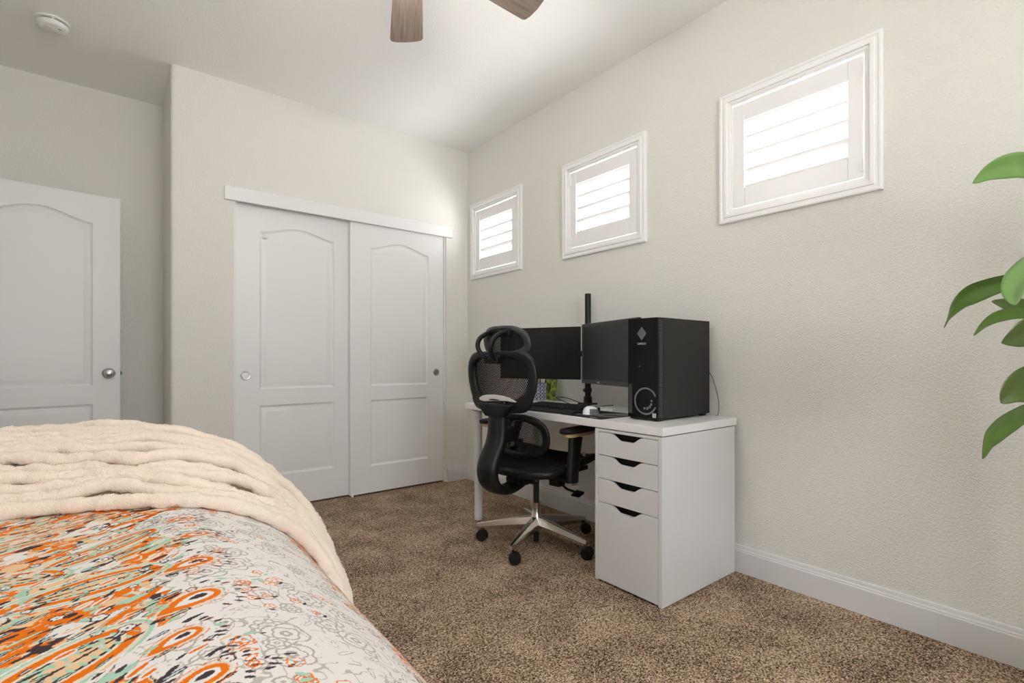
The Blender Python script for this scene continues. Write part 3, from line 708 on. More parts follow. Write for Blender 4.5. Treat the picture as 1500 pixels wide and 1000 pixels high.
# seat
def seat_z(x, y): return .448 + .115*(x+.2) - .012*math.cos(min(1, abs(y)/.25)*PI/2)**1 - (.9*(x-.17)**2*6 if x > .17 else 0) + (.9*(x+.15)**2 if x < -.15 else 0)
so = [(-.235,0),(-.235,.10),(-.222,.175),(-.180,.228),(-.10,.248),(.05,.256),(.17,.250),(.225,.215),(.245,.12),(.248,0)]
so = so + [(x, -y) for x, y in so[-2:0:-1]]
sl = catmull([(x, y, seat_z(x, y)) for x, y in so], 6, True)
obj('seat_frame', MB().tube([(p.x, p.y, p.z-.010) for p in sl], .022, 12, closed=True, up=(0,0,1), ry=.019, square=3), M_blk, ch_, smooth=50)
sp_ = [(p.x*.95, p.y*.94) for p in sl]; ip = inpoly(sp_)
net('seat_mesh', lambda u, v: ip(v, u), lambda u, v: (v, u, seat_z(v, u)+.002), -.25, .25, -.24, .25, .0058, .0014, ch_)
pan = MB()
pan.box(-.15,.19,-.215,-.17,.405,.430).box(-.15,.19,.17,.215,.405,.430).box(-.05,.10,-.20,.20,.402,.418)
obj('seat_pan', pan, M_blk, ch_, smooth=0, bevel=.008)
# spine: the big bowed support behind the back
spn = [(-.300,.815),(-.303,.75),(-.301,.69),(-.303,.63),(-.317,.575),(-.345,.525),(-.366,.475),(-.368,.430),(-.350,.388),(-.312,.357),(-.255,.341),(-.195,.345),(-.12,.368)]
cp = catmull([(x, 0, z) for x, z in spn], 5); N = len(cp)
wy = [.052+.010*math.sin(PI*i/(N-1))+ (.010 if i < 4 else 0) for i in range(N)]
th = [.017+.016*math.sin(PI*min(1, i/(N-1)*1.05))**1.2 for i in range(N)]
spine = obj('back_support', MB().tube(cp, th, 20, up=(0,1,0), ry=wy, square=3), M_blk, ch_, smooth=60)
rib = catmull([(-.325,.0,.775),(-.328,0,.70),(-.335,0,.62),(-.368,0,.55),(-.403,0,.48),(-.404,0,.42)], 6)
obj('support_inlay', MB().tube([(p.x+.004, 0, p.z) for p in rib], .006, 12, up=(0,1,0), ry=[.012+.022*math.sin(PI*i/(len(rib)-1))**.6 for i in range(len(rib))]), M_blkm, spine, smooth=60)
# upper back
def bx(y, z): return -.298 + .55*y*y - .07*(z-.9)
half = [(0,1.033),(.085,1.032),(.155,1.025),(.202,.995),(.217,.94),(.210,.88),(.189,.825),(.150,.785),(.080,.774),(0,.772)]
fl = half + [(-y, z) for y, z in half[-2:0:-1]]
fp = catmull([(bx(y, z), y, z) for y, z in fl], 6, True)
rv = [.019+ (.016 if p.z < .82 else 0)*min(1, (.84-p.z)/.05 if p.z < .84 else 0) + .009*min(1, max(0, (abs(p.y)-.12)/.06)) for p in fp]
ub = obj('back_frame', MB().tube([tuple(p) for p in fp], rv, 14, closed=True, up=(1,0,0), ry=.016, square=2.6), M_blk, ch_, smooth=60)
ip2 = inpoly([(p.y*.96, p.z) for p in fp])
net('back_mesh', ip2, lambda u, v: (bx(u, v)+.004, u, v), -.22, .22, .76, 1.05, .0095, .0022, ch_)
wh = [(-.142,.802),(-.10,.820),(-.05,.829),(0,.832),(.05,.829),(.095,.822),(.125,.808),(.118,.797),(.08,.792),(0,.800),(-.08,.803),(-.13,.799)]
obj('accent_plate', MB().prism(wh, lambda u, v, w: (bx(u, v)-.024-w, u, v), 0, .006), M_silver, ch_, smooth=30, bevel=.002)
# neck between spine and back frame
obj('back_bracket', MB().add([(-.335,-.06,.72),(-.335,.06,.72),(-.335,.13,.785),(-.335,-.13,.785),(-.29,-.06,.72),(-.29,.06,.72),(-.29,.13,.79),(-.29,-.13,.79)], [(0,1,2,3),(4,5,6,7),(0,1,5,4),(1,2,6,5),(2,3,7,6),(3,0,4,7)]), M_blk, ch_, smooth=0, bevel=.01, seg=3)
# lumbar support
def lx(y, z): return -.165 + 1.15*y*y - .12*(z-.62)**1
lo = []
for i in range(40):
    t = 2*PI*i/40; c_, s_ = math.cos(t), math.sin(t)
    lo.append((.178*math.copysign(abs(c_)**.75, c_), .608+.100*math.copysign(abs(s_)**.8, s_)*(1 if s_ > 0 else 1)))
obj('lumbar_frame', MB().tube([(lx(y, z), y, z) for y, z in lo], [.016+.007*abs(y)/.178 for y, z in lo], 12, closed=True, up=(1,0,0), ry=.012, square=2.5), M_blk, ch_, smooth=60)
ip3 = inpoly([(y*.97, z) for y, z in lo])
net('lumbar_mesh', ip3, lambda u, v: (lx(u, v)+.002, u, v), -.19, .19, .50, .72, .0095, .0022, ch_)
lbk = MB().tube([(-.30,.0,.62),(-.24,0,.62),(-.185,0,.62)], .022, 8, ry=.04, up=(0,0,1), square=4)
for s_ in (-1, 1):
    lbk.add([(-.197,s_*.018,.69),(-.197,s_*.075,.70),(-.197,s_*.04,.60),(-.197,s_*.018,.55),(-.185,s_*.018,.69),(-.185,s_*.075,.70),(-.185,s_*.04,.60),(-.185,s_*.018,.55)], [(0,1,2,3),(4,5,6,7),(0,1,5,4),(1,2,6,5),(2,3,7,6),(3,0,4,7)])
lbk.box(-.197,-.175,-.065,-.040,.53,.60)
obj('lumbar_bracket', lbk, M_blk, ch_, smooth=0, bevel=.003)
# headrest
def hx(y, z): return -.262 + 1.2*y*y - .25*(z-1.10)
ho = []
for i in range(40):
    t = 2*PI*i/40; c_, s_ = math.cos(t), math.sin(t)
    ho.append((.145*math.copysign(abs(c_)**.75, c_), 1.105+.066*math.copysign(abs(s_)**.8, s_)-.10*(abs(c_)**3)*.12))
obj('headrest_frame', MB().tube([(hx(y, z), y, z) for y, z in ho], [.009+.013*(abs(y)/.145)**2 for y, z in ho], 12, closed=True, up=(1,0,0), ry=.009, square=2.5), mat('headrest_grey', (.05,.05,.052), .4), ch_, smooth=60)
ip4 = inpoly([(y*.97, z) for y, z in ho])
net('headrest_mesh', ip4, lambda u, v: (hx(u, v)+.002, u, v), -.155, .155, 1.03, 1.18, .0085, .0019, ch_)
for s_ in (-1, 1):
    pth = catmull([(-.335,s_*.022,1.005),(-.372,s_*.034,1.028),(-.392,s_*.046,1.070),(-.375,s_*.052,1.112),(-.325,s_*.055,1.140),(-.285,s_*.057,1.150)], 6)
    obj('headrest_arm', MB().tube(pth, .0115, 10, up=(0,1,0), ry=.010, square=3), M_blk, ch_, smooth=60)
obj('headrest_mount', MB().box(-.35,-.305,-.045,.045,.985,1.030).lathe([(.011,-.05),(.011,.05)], (-.345,0,1.008), 14, 'y'), M_blk, ch_, smooth=0, bevel=.006)
obj('headrest_bracket', MB().box(-.297,-.262,-.075,.075,1.128,1.158), M_blk, ch_, smooth=0, bevel=.006)
# armrests
for s_ in (-1, 1):
    y0 = s_*.292
    ar = obj('armrest', MB().tube([(-.055,s_*.17,.405),(-.055,s_*.235,.400),(-.058,s_*.275,.400)], .035, 8, ry=.012, up=(0,0,1), square=4), M_blk, ch_, smooth=40)
    obj('post', MB().tube([(-.062,y0,.392),(-.058,y0,.45),(-.045,y0,.53),(-.036,y0,.60),(-.030,y0,.622)], [.040,.040,.041,.047,.050], 14, up=(0,1,0), ry=.019, square=3), M_blk, ar, smooth=50)
    obj('post_cap', MB().tube([(-.062,y0,.380),(-.062,y0,.393)], .036, 14, up=(0,1,0), ry=.018, square=3), M_satin, ar, smooth=50)
    obj('height_button', MB().lathe([(.010,0),(.011,s_*.010),(.008,s_*.014),(.001,s_*.014)], (.012,y0+s_*.012,.527), 18, 'y'), M_satin, ar)
    oval = [( -.02+.135*math.copysign(abs(math.cos(t))**.55, math.cos(t)), .046*math.copysign(abs(math.sin(t))**.7, math.sin(t))) for t in [2*PI*i/36 for i in range(36)]]
    obj('pad_plate', MB().prism([(x*.86+.008, y*.78) for x, y in oval], lambda u, v, w: (u, y0+v, w), .6225, .640), M_tan, ar, smooth=40, bevel=.003)
    obj('pad', MB().prism(oval, lambda u, v, w: (u+.015, y0+v, w), .6405, .664), M_blkm, ar, smooth=40, bevel=.009, seg=3)

# ------------------------------------------------------------------ bed, duvet, throw
bed = thing('bed', 'low bed along the left side of the room, hidden under the printed duvet', 'bed', (-.20, .82, 0))
obj('mattress', MB().box(-.56,.46,-1.18,1.08,.30,.575), M_matt, bed, smooth=60, bevel=.05, seg=4)
obj('base', MB().box(-.56,.455,-1.18,1.08,.10,.298), M_bedw, bed, smooth=0, bevel=.006)
for x in (-.5,.40):
    for y in (-1.1,1.0): obj('leg', MB().box(x-.03,x+.03,y-.03,y+.03,.0,.0995), M_bedw, bed, smooth=0)

PR = [(0,.710),(.05,.7095),(.10,.705),(.15,.693),(.20,.673),(.25,.643),(.30,.601),(.345,.551),(.377,.497),(.397,.436),(.408,.37),(.414,.28),(.416,.20),(.416,.16)]
pp = catmull([(x, 0, z) for x, z in PR], 30)
px_ = np.array([p.x for p in pp]); pz_ = np.array([p.z for p in pp])
ps_ = np.concatenate([[0], np.cumsum(np.hypot(np.diff(px_), np.diff(pz_)))])
XC, YC = 0.0, 1.66
def vnoise(shape_uv, scale, seed, su=1.0, sv=1.0):
    """smooth value noise sampled at arrays u,v"""
    u, v = shape_uv; r = np.random.RandomState(seed); G = r.rand(256, 256)*2-1
    x = u/scale*su + 50.3; y = v/scale*sv + 50.7
    xi = np.floor(x).astype(int); yi = np.floor(y).astype(int); fx = x-xi; fy = y-yi
    fx = fx*fx*(3-2*fx); fy = fy*fy*(3-2*fy)
    g = lambda i, j: G[(xi+i) % 256, (yi+j) % 256]
    return (g(0,0)*(1-fx)+g(1,0)*fx)*(1-fy) + (g(0,1)*(1-fx)+g(1,1)*fx)*fy
def widen(y): return np.interp(y, [.3,.75,1.15,1.6,2.2], [-.004,.0,.010,.030,.040])
def surf(a, b, t=0.0):
    """a: across the bed (arc length from x=XC), b: along it, t: offset along the surface normal"""
    a = np.asarray(a, float); b = np.asarray(b, float)
    ea = np.maximum(a-XC, 0); eb = np.maximum(b-YC, 0); rho = np.hypot(ea, eb)+1e-9
    X = np.interp(rho, ps_, px_); Z = np.interp(rho, ps_, pz_)
    X2 = np.interp(rho+.004, ps_, px_); Z2 = np.interp(rho+.004, ps_, pz_); X1 = np.interp(np.maximum(rho-.004,0), ps_, px_); Z1 = np.interp(np.maximum(rho-.004,0), ps_, pz_)
    tx, tz = X2-X1, Z2-Z1; ln = np.hypot(tx, tz)+1e-9; nx, nz = -tz/ln, tx/ln
    ux, uy = ea/rho, eb/rho
    wd = widen(b)*np.clip(rho/.35, 0, 1)
    x = np.where(a > XC, XC, a) + ux*(X+wd+nx*t); y = np.where(b > YC, YC, b) + uy*(X+wd+nx*t)
    z = Z + nz*t
    # soft body of the duvet
    z = z + (.006*vnoise((a, b), .30, 5) + .0025*vnoise((a, b), .11, 6) + .006*np.clip(-a/.4, 0, 1))*np.clip(1.2-rho/.5, .2, 1)
    x = x + .006*vnoise((a, b), .22, 8)*np.clip((rho-.25)/.2, 0, 1)
    return x, y, z

# ---- the printed cotton, drawn into a table of colours
RES = .0008; A0, B0 = -.50, .35; NA, NB = 1500, 1300
ga, gb = np.meshgrid(A0+RES*np.arange(NA), B0+RES*np.arange(NB), indexing='ij')
OFF = np.array((.78,.745,.72)); GRY = np.array((.44,.41,.37)); ORG = np.array((.76,.17,.003)); PCH = np.array((.78,.53,.31)); MNT = np.array((.38,.60,.47)); DRK = np.array((.055,.038,.045)); CRM = np.array((.76,.64,.52)); AQU = np.array((.52,.64,.66)); BRN = np.array((.17,.035,.02))
img = np.empty((NA, NB, 3)); img[:] = OFF
n1 = vnoise((ga, gb), .09, 11); n2 = vnoise((ga, gb), .03, 12); n3 = vnoise((ga, gb), .012, 13); n4 = vnoise((ga, gb), .02, 14); n5 = vnoise((ga, gb), .016, 15)
th0 = math.radians(38)
sA = ga*math.cos(th0)+gb*math.sin(th0); sB = -ga*math.sin(th0)+gb*math.cos(th0)
st1 = vnoise((sA+.008*n1, sB+.012*n1), .011, 21, su=.30); st2 = vnoise((sA, sB), .008, 22, su=.45); st3 = vnoise((sA+.01*n2, sB), .014, 23, su=.35)
def paint(mask, c): img[mask] = c
# pale grey line flowers everywhere first
def sub(cx, cy, R):
    i0, i1 = max(0, int((cx-R-A0)/RES)), min(NA, int((cx+R-A0)/RES)+1); j0, j1 = max(0, int((cy-R-B0)/RES)), min(NB, int((cy+R-B0)/RES)+1)
    return (slice(i0, i1), slice(j0, j1)) if i1 > i0 and j1 > j0 else None
def flower(cx, cy, R, pet, c, lw=.0011, rings=2, rot=0, fill=None, dot=None):
    s = sub(cx, cy, R*1.25)
    if s is None: return
    x = ga[s]-cx; y = gb[s]-cy; r = np.hypot(x, y); t = np.arctan2(y, x)+rot; I = img[s]
    for k in range(rings):
        rr = R*(1-.38*k)*(.76+.24*np.abs(np.cos(pet*t/2+k*1.3)))
        if fill is not None and k == 0: I[r < rr] = fill
        I[np.abs(r-rr) < lw] = c
    if dot is not None: I[r < R*.20] = dot
    else: I[np.abs(r-R*.16) < lw*.9] = c
def drop(cx, cy, Ln, W, ang_, c, curl=0, c2=None, k2=.55, lw=None):
    """tear drop: round head at (cx,cy), tip at distance Ln in direction ang_"""
    s = sub(cx, cy, Ln*1.15+W)
    if s is None: return
    x = ga[s]-cx; y = gb[s]-cy; u = x*math.cos(ang_)+y*math.sin(ang_); v = -x*math.sin(ang_)+y*math.cos(ang_)
    I = img[s]
    t = (u+W)/(Ln+W); v = v-curl*Ln*np.clip(t, 0, 1.2)**2
    tt = np.clip(t, 0, 1); w = W*2.0*np.sqrt(tt)*(1-tt)**.85*1.02
    ins = (t > 0) & (t < 1)
    if lw is None:
        I[ins & (np.abs(v) < w)] = c
        if c2 is not None:
            I[ins & (t > .08) & (t < .75) & (np.abs(v) < w*k2-.0004)] = c2
    else:
        I[ins & (np.abs(v) < w) & (np.abs(v) > w-lw)] = c
r_ = np.random.RandomState(3)
paint((np.abs(n3) < .085) & (np.abs(n2) > .12), GRY*1.12)
for k in range(420):
    cx, cy = r_.uniform(-.1, .8), r_.uniform(.35, 1.6); R = r_.choice([.010, .015, .021, .028], p=[.35,.3,.2,.15])
    flower(cx, cy, R, r_.choice([4,5,6,8]), GRY, .0014, 1 if R < .012 else (2 if R < .024 else 3), r_.uniform(0, 6), fill=OFF)
for k in range(500):
    drop(r_.uniform(-.05, .8), r_.uniform(.35, 1.6), r_.uniform(.012,.03), r_.uniform(.003,.006), r_.uniform(0, 6.28), GRY, r_.uniform(-.3,.3), lw=.0011)
# saturated field on the left
edge = .055 + .03*n1 + .018*st1 + .03*np.sin(gb*26+1.2)
field = ga < edge
paint(field, ORG)
bl1 = vnoise((sA+.01*n1, sB), .020, 41, su=.55); bl2 = vnoise((sA, sB+.006*n2), .013, 42, su=.6); bl3 = vnoise((sA+.008*n3, sB+.006*n1), .010, 43, su=.5)
paint(field & (bl1 > .20), CRM); paint(field & (bl1 > .34), OFF)
paint(field & (bl2 > .42), PCH); paint(field & (np.abs(bl2) < .045), CRM)
paint(field & (bl3 > .50) & (bl1 < .34), MNT); paint(field & (bl3 < -.56), DRK)
paint(field & (np.abs(bl1-.28) < .020), DRK)
def paisley(cx, cy, Ln, W, ang_, curl):
    for k, (sc, c) in enumerate([(1.0, OFF), (.95, MNT), (.86, CRM), (.74, ORG), (.52, CRM), (.44, DRK), (.36, PCH)]):
        off = (1-sc)*W*.15
        drop(cx+off*math.cos(ang_), cy+off*math.sin(ang_), Ln*(.35+.65*sc), W*sc, ang_, c, curl)
    s = sub(cx, cy, Ln+W); x = ga[s]-cx; y = gb[s]-cy; u = x*math.cos(ang_)+y*math.sin(ang_); v = -x*math.sin(ang_)+y*math.cos(ang_)-curl*Ln*np.clip((u+W)/(Ln+W), 0, 1.2)**2
    t = np.clip((u+W)/(Ln+W), 0, 1); w = W*2.0*np.sqrt(t)*(1-t)**.85
    I = img[s]; per = np.sin(u*2*PI/.012)
    I[(t > 0) & (t < 1) & (np.abs(v) < w) & (np.abs(v) > w*.93) & (per > .3)] = OFF
    I[(t > .1) & (t < .9) & (np.abs(v) < w*.40) & (np.abs(v) > w*.16) & (per > .45)] = MNT
    # a beaded stem along the middle
    I[(t > .05) & (t < .7) & (np.abs(v) < .0016)] = DRK
    for q in range(7):
        uq = -W*.3+Ln*.09*q
        I[(u-uq)**2+(v-.0)**2 < (.0038-.0003*q)**2] = AQU if q % 2 else DRK
PS = [(.015,.885,.17,.050,PI+.15,.12), (.030,1.075,.21,.040,PI+.78,-.08), (-.09,.955,.13,.045,PI-.35,.25), (-.015,.690,.18,.056,PI+.62,.12), (-.10,1.16,.2,.034,PI+.60,.10), (-.16,.83,.2,.045,PI+.5,-.1),
      (-.20,1.02,.2,.04,PI+.7,.1), (-.02,.52,.2,.05,PI+.5,.1), (-.10,.62,.18,.04,PI+.7,-.1), (-.28,1.25,.2,.04,PI+.3,.1), (-.02,1.25,.16,.026,PI+.35,.1), (-.3,.9,.22,.05,PI+.3,.1)]
for p in PS: paisley(*p)
# small filling ornaments of the field
for k in range(1000):
    cx, cy = r_.uniform(-.40,.09), r_.uniform(.36,1.5); a_ = th0+r_.uniform(-.25,.35)+(PI if r_.rand() < .5 else 0); q = r_.rand()
    if q < .55: drop(cx, cy, r_.uniform(.008,.024), r_.uniform(.0020,.0040), a_, DRK, r_.uniform(-.2,.2), (MNT if r_.rand() < .5 else AQU) if r_.rand() < .5 else None)
    elif q < .68: drop(cx, cy, r_.uniform(.010,.02), r_.uniform(.003,.005), a_, MNT, 0)
    elif q < .86: drop(cx, cy, r_.uniform(.012,.03), r_.uniform(.004,.008), a_, OFF, 0, ORG if k % 2 else PCH, .5)
    else: flower(cx, cy, r_.uniform(.005,.009), 5, DRK, .001, 1, r_.uniform(0,6), fill=OFF, dot=MNT if r_.rand() < .5 else DRK)
# peacock eyes on the border of the field and the sprigs running out into the white
for (cx, cy, R) in ((.096,.890,.020),(.086,.752,.022),(.112,1.030,.014),(.060,.655,.016),(.100,1.15,.014),(.07,.56,.018)):
    drop(cx, cy, R*2.9, R*1.18, PI+.45, CRM, .1); drop(cx, cy, R*2.7, R, PI+.45, ORG, .1); drop(cx, cy, R*1.7, R*.58, PI+.45, OFF, .1); drop(cx-R*.05, cy, R*.8, R*.30, PI+.45, DRK, 0)
    drop(cx-R*1.9, cy-R*.5, R*1.0, R*.24, PI+.45, MNT, 0); drop(cx-R*.9, cy-R*1.5, R*1.6, R*.22, PI+.45, DRK, 0, MNT); drop(cx-R*1.1, cy+R*1.3, R*1.4, R*.22, PI+.45, DRK, 0, AQU)
    drop(cx, cy, R*3.3, R*1.42, PI+.45, ORG, .1, lw=.0012)
    for k in range(9):
        t = -1.1+2.6*k/8; drop(cx+R*1.9*math.cos(t)+.004*(k % 2), cy+R*1.9*math.sin(t), r_.uniform(.006,.012), .0028, t*.4, DRK if k % 3 else BRN, 0)
for k in range(150):
    cy = r_.uniform(.36,1.5); cx = .105+.035*math.sin(cy*26+1.2)+abs(r_.normal(0,.028)); q = r_.rand()
    if q < .35: drop(cx, cy, r_.uniform(.006,.013), r_.uniform(.002,.0036), r_.uniform(-.4,.9), DRK if r_.rand() < .6 else BRN, 0)
    elif q < .75: flower(cx, cy, r_.uniform(.006,.011), 5, ORG, .0009, 1, r_.uniform(0,6), fill=None)
    elif q < .88: drop(cx, cy, .014, .005, r_.uniform(-.4,.9), ORG, 0, OFF, .6)
    else: drop(cx, cy, .012, .004, r_.uniform(-.4,.9), MNT, 0)
# the second band that runs along the hanging side
for k in range(460):
    cy = r_.uniform(.36,1.5); cx = .375+.014*math.sin(cy*20)+r_.normal(0,.020); q = r_.rand(); 
    if q < .30: drop(cx, cy, r_.uniform(.008,.022), r_.uniform(.002,.004), 1.9+r_.uniform(-.5,.5), DRK if r_.rand() < .5 else BRN, 0)
    elif q < .62: drop(cx, cy, r_.uniform(.012,.03), r_.uniform(.003,.006), 1.9+r_.uniform(-.6,.6), ORG, 0, OFF if r_.rand() < .4 else None, .5)
    elif q < .82: flower(cx, cy, r_.uniform(.007,.013), 5, ORG, .0011, 1, r_.uniform(0,6), fill=CRM if r_.rand() < .4 else None)
    else: drop(cx, cy, .016, .005, 1.9, MNT if r_.rand() < .6 else AQU, 0)
for k in range(60):
    cx, cy = r_.uniform(.16,.40), r_.uniform(.36,1.5)
    if abs(math.sin(cy*9+cx*6)) > .8: flower(cx, cy, r_.uniform(.006,.010), 5, ORG, .0009, 1, r_.uniform(0,6)); drop(cx+.01, cy-.008, .01, .003, 1, MNT if k % 2 else DRK, 0)

fa = np.unique(np.concatenate([np.arange(-.765, -.27, .012), np.arange(-.27, .50, .0012), np.arange(.50, ps_[-1], .012), [ps_[-1]]]))
fb = np.unique(np.concatenate([np.arange(-.36, .50, .02), np.arange(.50, 1.36, .0014), np.arange(1.36, YC+ps_[-1], .015)]))
ua, ub_ = np.meshgrid(fa, fb, indexing='ij'); X, Y, Z = surf(ua, ub_)
na, nb = ua.shape
co = np.stack([X, Y, Z], -1).reshape(-1, 3).astype(np.float32)
idx = np.arange(na*nb).reshape(na, nb)
q = np.stack([idx[:-1,:-1], idx[1:,:-1], idx[1:,1:], idx[:-1,1:]], -1).reshape(-1, 4)
# drop the part that would run past the mattress corner
me = bpy.data.meshes.new('duvet'); me.vertices.add(len(co)); me.vertices.foreach_set('co', co.ravel())
me.loops.add(q.size); me.loops.foreach_set('vertex_index', q.ravel().astype(np.int32))
me.polygons.add(len(q)); me.polygons.foreach_set('loop_start', (np.arange(len(q))*4).astype(np.int32))
me.polygons.foreach_set('use_smooth', np.ones(len(q), bool)); me.update(calc_edges=True)
ii = np.clip(((ua-A0)/RES).astype(int), 0, NA-1); jj = np.clip(((ub_-B0)/RES).astype(int), 0, NB-1)
# outside of the drawn sheet the print repeats
ii = np.where(ua < A0, (NA//3 - ii) % NA, ii); jj = np.where((ub_ < B0) | (ub_ > B0+RES*NB), ((ub_-B0)/RES).astype(int) % NB, jj)
cols = np.ones((na*nb, 4), np.float32); cols[:, :3] = img[ii.ravel(), jj.ravel()]
at = me.color_attributes.new('print', 'FLOAT_COLOR', 'POINT'); at.data.foreach_set('color', cols.ravel())
dv = link('duvet', me, M_duvet); tag(dv, 'white duvet printed with orange and teal paisley and grey flowers on the bed', 'duvet')

# ---- chunky knitted throw
from mathutils import noise as mnoise
NS = 23; RS = .0172
def bn(a): return np.interp(a, [-.78,-.2,.14,.25,.35,.45,.55,.7,.85], [1.41,1.325,1.225,1.215,1.235,1.20,1.15,1.10,1.06])
def tk(a, d):
    base = np.interp(d, [0,.06,.15,.30,.45,.75], [0,.012,.050,.096,.104,.070])
    k = np.interp(a, [.0,.15,.30,.50,.7], [1,.85,.60,.42,.35])
    return base*k
vs = []; fs = []; fz = []
nr = 16
for k in range(NS):
    a = np.arange(-.765, .60+.03*math.sin(k*1.7), .0038); n = len(a)
    d = .017+.0355*k + .007*vnoise((a, a*0+k*3.1), .11, 31) + .006*vnoise((a, a*0+k*1.3), .045, 32)
    # crossing folds seen in the middle of the pile
    d = d + .030*np.exp(-((a+.02-.012*k)/.05)**2)*math.sin(k*1.1)
    shrink = np.interp(a, [.2,.55], [1,.80])
    b = bn(a) + d*shrink
    t = RS*.9 + tk(a, d) + .009*vnoise((a, a*0+k*2.3), .13, 33)+ .004*vnoise((a, a*0+k*5.3), .04, 34)
    if k == 0: t = t*0+RS*.9
    P = np.stack(surf(a, b, t), -1)
    T = np.gradient(P, axis=0); T /= np.linalg.norm(T, axis=1)[:, None]
    N0 = np.stack(surf(a, b, t+.01), -1)-P; N0 /= np.linalg.norm(N0, axis=1)[:, None]
    Bn = np.cross(T, N0); Bn /= np.linalg.norm(Bn, axis=1)[:, None]; N0 = np.cross(Bn, T)
    seg = .95+.20*np.abs(np.sin(PI*(a/.046+k*.37+.25*vnoise((a, a*0+k), .1, 35))))+.10*vnoise((a, a*0+k*7.7), .03, 36)
    R = RS*.84*seg
    R[:4] *= np.array([.3,.6,.8,.95]); R[-4:] *= np.array([.95,.8,.6,.3])
    th = np.arange(nr)*2*PI/nr
    jit = 1+.085*np.random.RandomState(k).randn(n, nr)*.7
    ring = P[:, None, :] + (R[:, None]*jit)[..., None]*(np.cos(th)[None, :, None]*Bn[:, None, :]*1.02 + np.sin(th)[None, :, None]*N0[:, None, :]*.98)
    o = len(vs); vs += [tuple(p) for p in ring.reshape(-1, 3)]
    for i in range(n-1):
        for j in range(nr):
            fs.append((o+i*nr+j, o+i*nr+(j+1) % nr, o+(i+1)*nr+(j+1) % nr, o+(i+1)*nr+j))
    # short plush fibres standing on the strand
    rr = np.random.RandomState(100+k); m = 5200 if k < 16 else 1200
    ia = rr.randint(0, n, m); ta = rr.uniform(-.6, PI+.6, m)
    dirv = np.cos(ta)[:, None]*Bn[ia]+np.sin(ta)[:, None]*N0[ia]
    p0 = P[ia]+dirv*(R[ia]*.93)[:, None]+T[ia]*rr.uniform(-.002,.002,(m,1))
    dr_ = dirv+.55*rr.randn(m, 3); dr_ /= np.linalg.norm(dr_, axis=1)[:, None]
    sd_ = np.cross(dr_, rr.randn(m, 3)); sd_ /= np.linalg.norm(sd_, axis=1)[:, None]
    ln = rr.uniform(.0025,.0055,(m,1)); tri = np.stack([p0-sd_*.00055, p0+sd_*.00055, p0+dr_*ln], 1)
    fz.append(tri.reshape(-1, 3))
b_ = MB(); b_.v = vs; b_.f = fs; b_.m = [0]*len(fs)
F3 = np.concatenate(fz); o = len(b_.v); b_.v += [tuple(p) for p in F3]; nt3 = len(F3)//3
b_.f += [(o+3*i, o+3*i+1, o+3*i+2) for i in range(nt3)]; b_.m += [0]*nt3
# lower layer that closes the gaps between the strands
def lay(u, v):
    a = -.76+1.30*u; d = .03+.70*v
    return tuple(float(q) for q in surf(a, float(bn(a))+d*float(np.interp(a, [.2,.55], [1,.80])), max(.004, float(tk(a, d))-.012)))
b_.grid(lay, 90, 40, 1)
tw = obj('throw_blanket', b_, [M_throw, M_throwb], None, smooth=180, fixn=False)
tag(tw, 'cream chunky chenille knit throw folded across the foot of the bed', 'throw blanket')
hr = obj('hair_strand', MB().tube([tuple(p) for p in catmull([(-.262,1.40,.790),(-.255,1.40,.796),(-.244,1.405,.799),(-.236,1.41,.797)], 5)], .0006, 4), M_dark, tw)

# ------------------------------------------------------------------ potted plant at the right edge
pl = thing('potted_plant', 'tall leafy green houseplant at the right wall, its leaves entering from the edge', 'plant', (1.97, -.13, 0))
PO_ = Vector((1.97, -.13, 0))
obj('pot', MB().lathe([(.001,.0),(.115,.0),(.125,.01),(.150,.27),(.155,.285),(.145,.285),(.138,.25),(.001,.25)], n=40), M_pot, pl)
obj('soil', MB().lathe([(.137,.2505),(.10,.262),(.001,.265)], n=30), M_soil, pl)
canes = [((.0,.0),(.03,.02),1.46),((-.05,.03),(-.10,.06),1.20),((.05,-.03),(.09,-.05),1.0)]
for (x0, y0), (x1, y1), h in canes:
    obj('cane', MB().tube([(x0+(x1-x0)*t, y0+(y1-y0)*t, .25+(h-.25)*t) for t in [i/10 for i in range(11)]], [.014-.004*i/10 for i in range(11)], 10), M_cane, pl)
def leaf(pts, wmax, side, m, fold=.25, peak=.45, sub_=8, wave=.0):
    P = catmull([Vector(p) for p in pts], sub_); n = len(P); nv = 9; b = MB(); vs = []; at = []
    side = Vector(side)
    for i, p in enumerate(P):
        t = i/(n-1); tg = (P[min(i+1,n-1)]-P[max(i-1,0)]).normalized()
        s_ = (side-tg*side.dot(tg)).normalized(); nrm = tg.cross(s_)
        w = wmax*(max(0, math.sin(PI*min(1, t**(math.log(.5)/math.log(peak)))))**1.15)*.5 + .0012
        for j in range(nv):
            q = j/(nv-1)*2-1
            v = p + s_*(q*w) + nrm*(abs(q)*w*fold + wave*w*math.sin(9*t+q*2))
            vs.append(tuple(v-PO_)); at.append((q*.9, t*.15, 0))
    b.add(vs, [(i*nv+j, i*nv+j+1, (i+1)*nv+j+1, (i+1)*nv+j) for i in range(n-1) for j in range(nv-1)])
    o = obj('leaf', b, m, pl, smooth=180, fixn=False)
    a_ = o.data.attributes.new('leafu', 'FLOAT_VECTOR', 'POINT'); a_.data.foreach_set('vector', [c for v in at for c in v])
    sm = o.modifiers.new('thickness', 'SOLIDIFY'); sm.thickness = .0008
leaf([(1.72,.276,1.462),(1.76,.254,1.492),(1.80,.223,1.508),(1.86,.183,1.512),(1.93,.09,1.50),(1.98,-.02,1.43),(1.985,-.10,1.36)], .062, (-.5,.15,.85), M_leaf2, .25, .42)
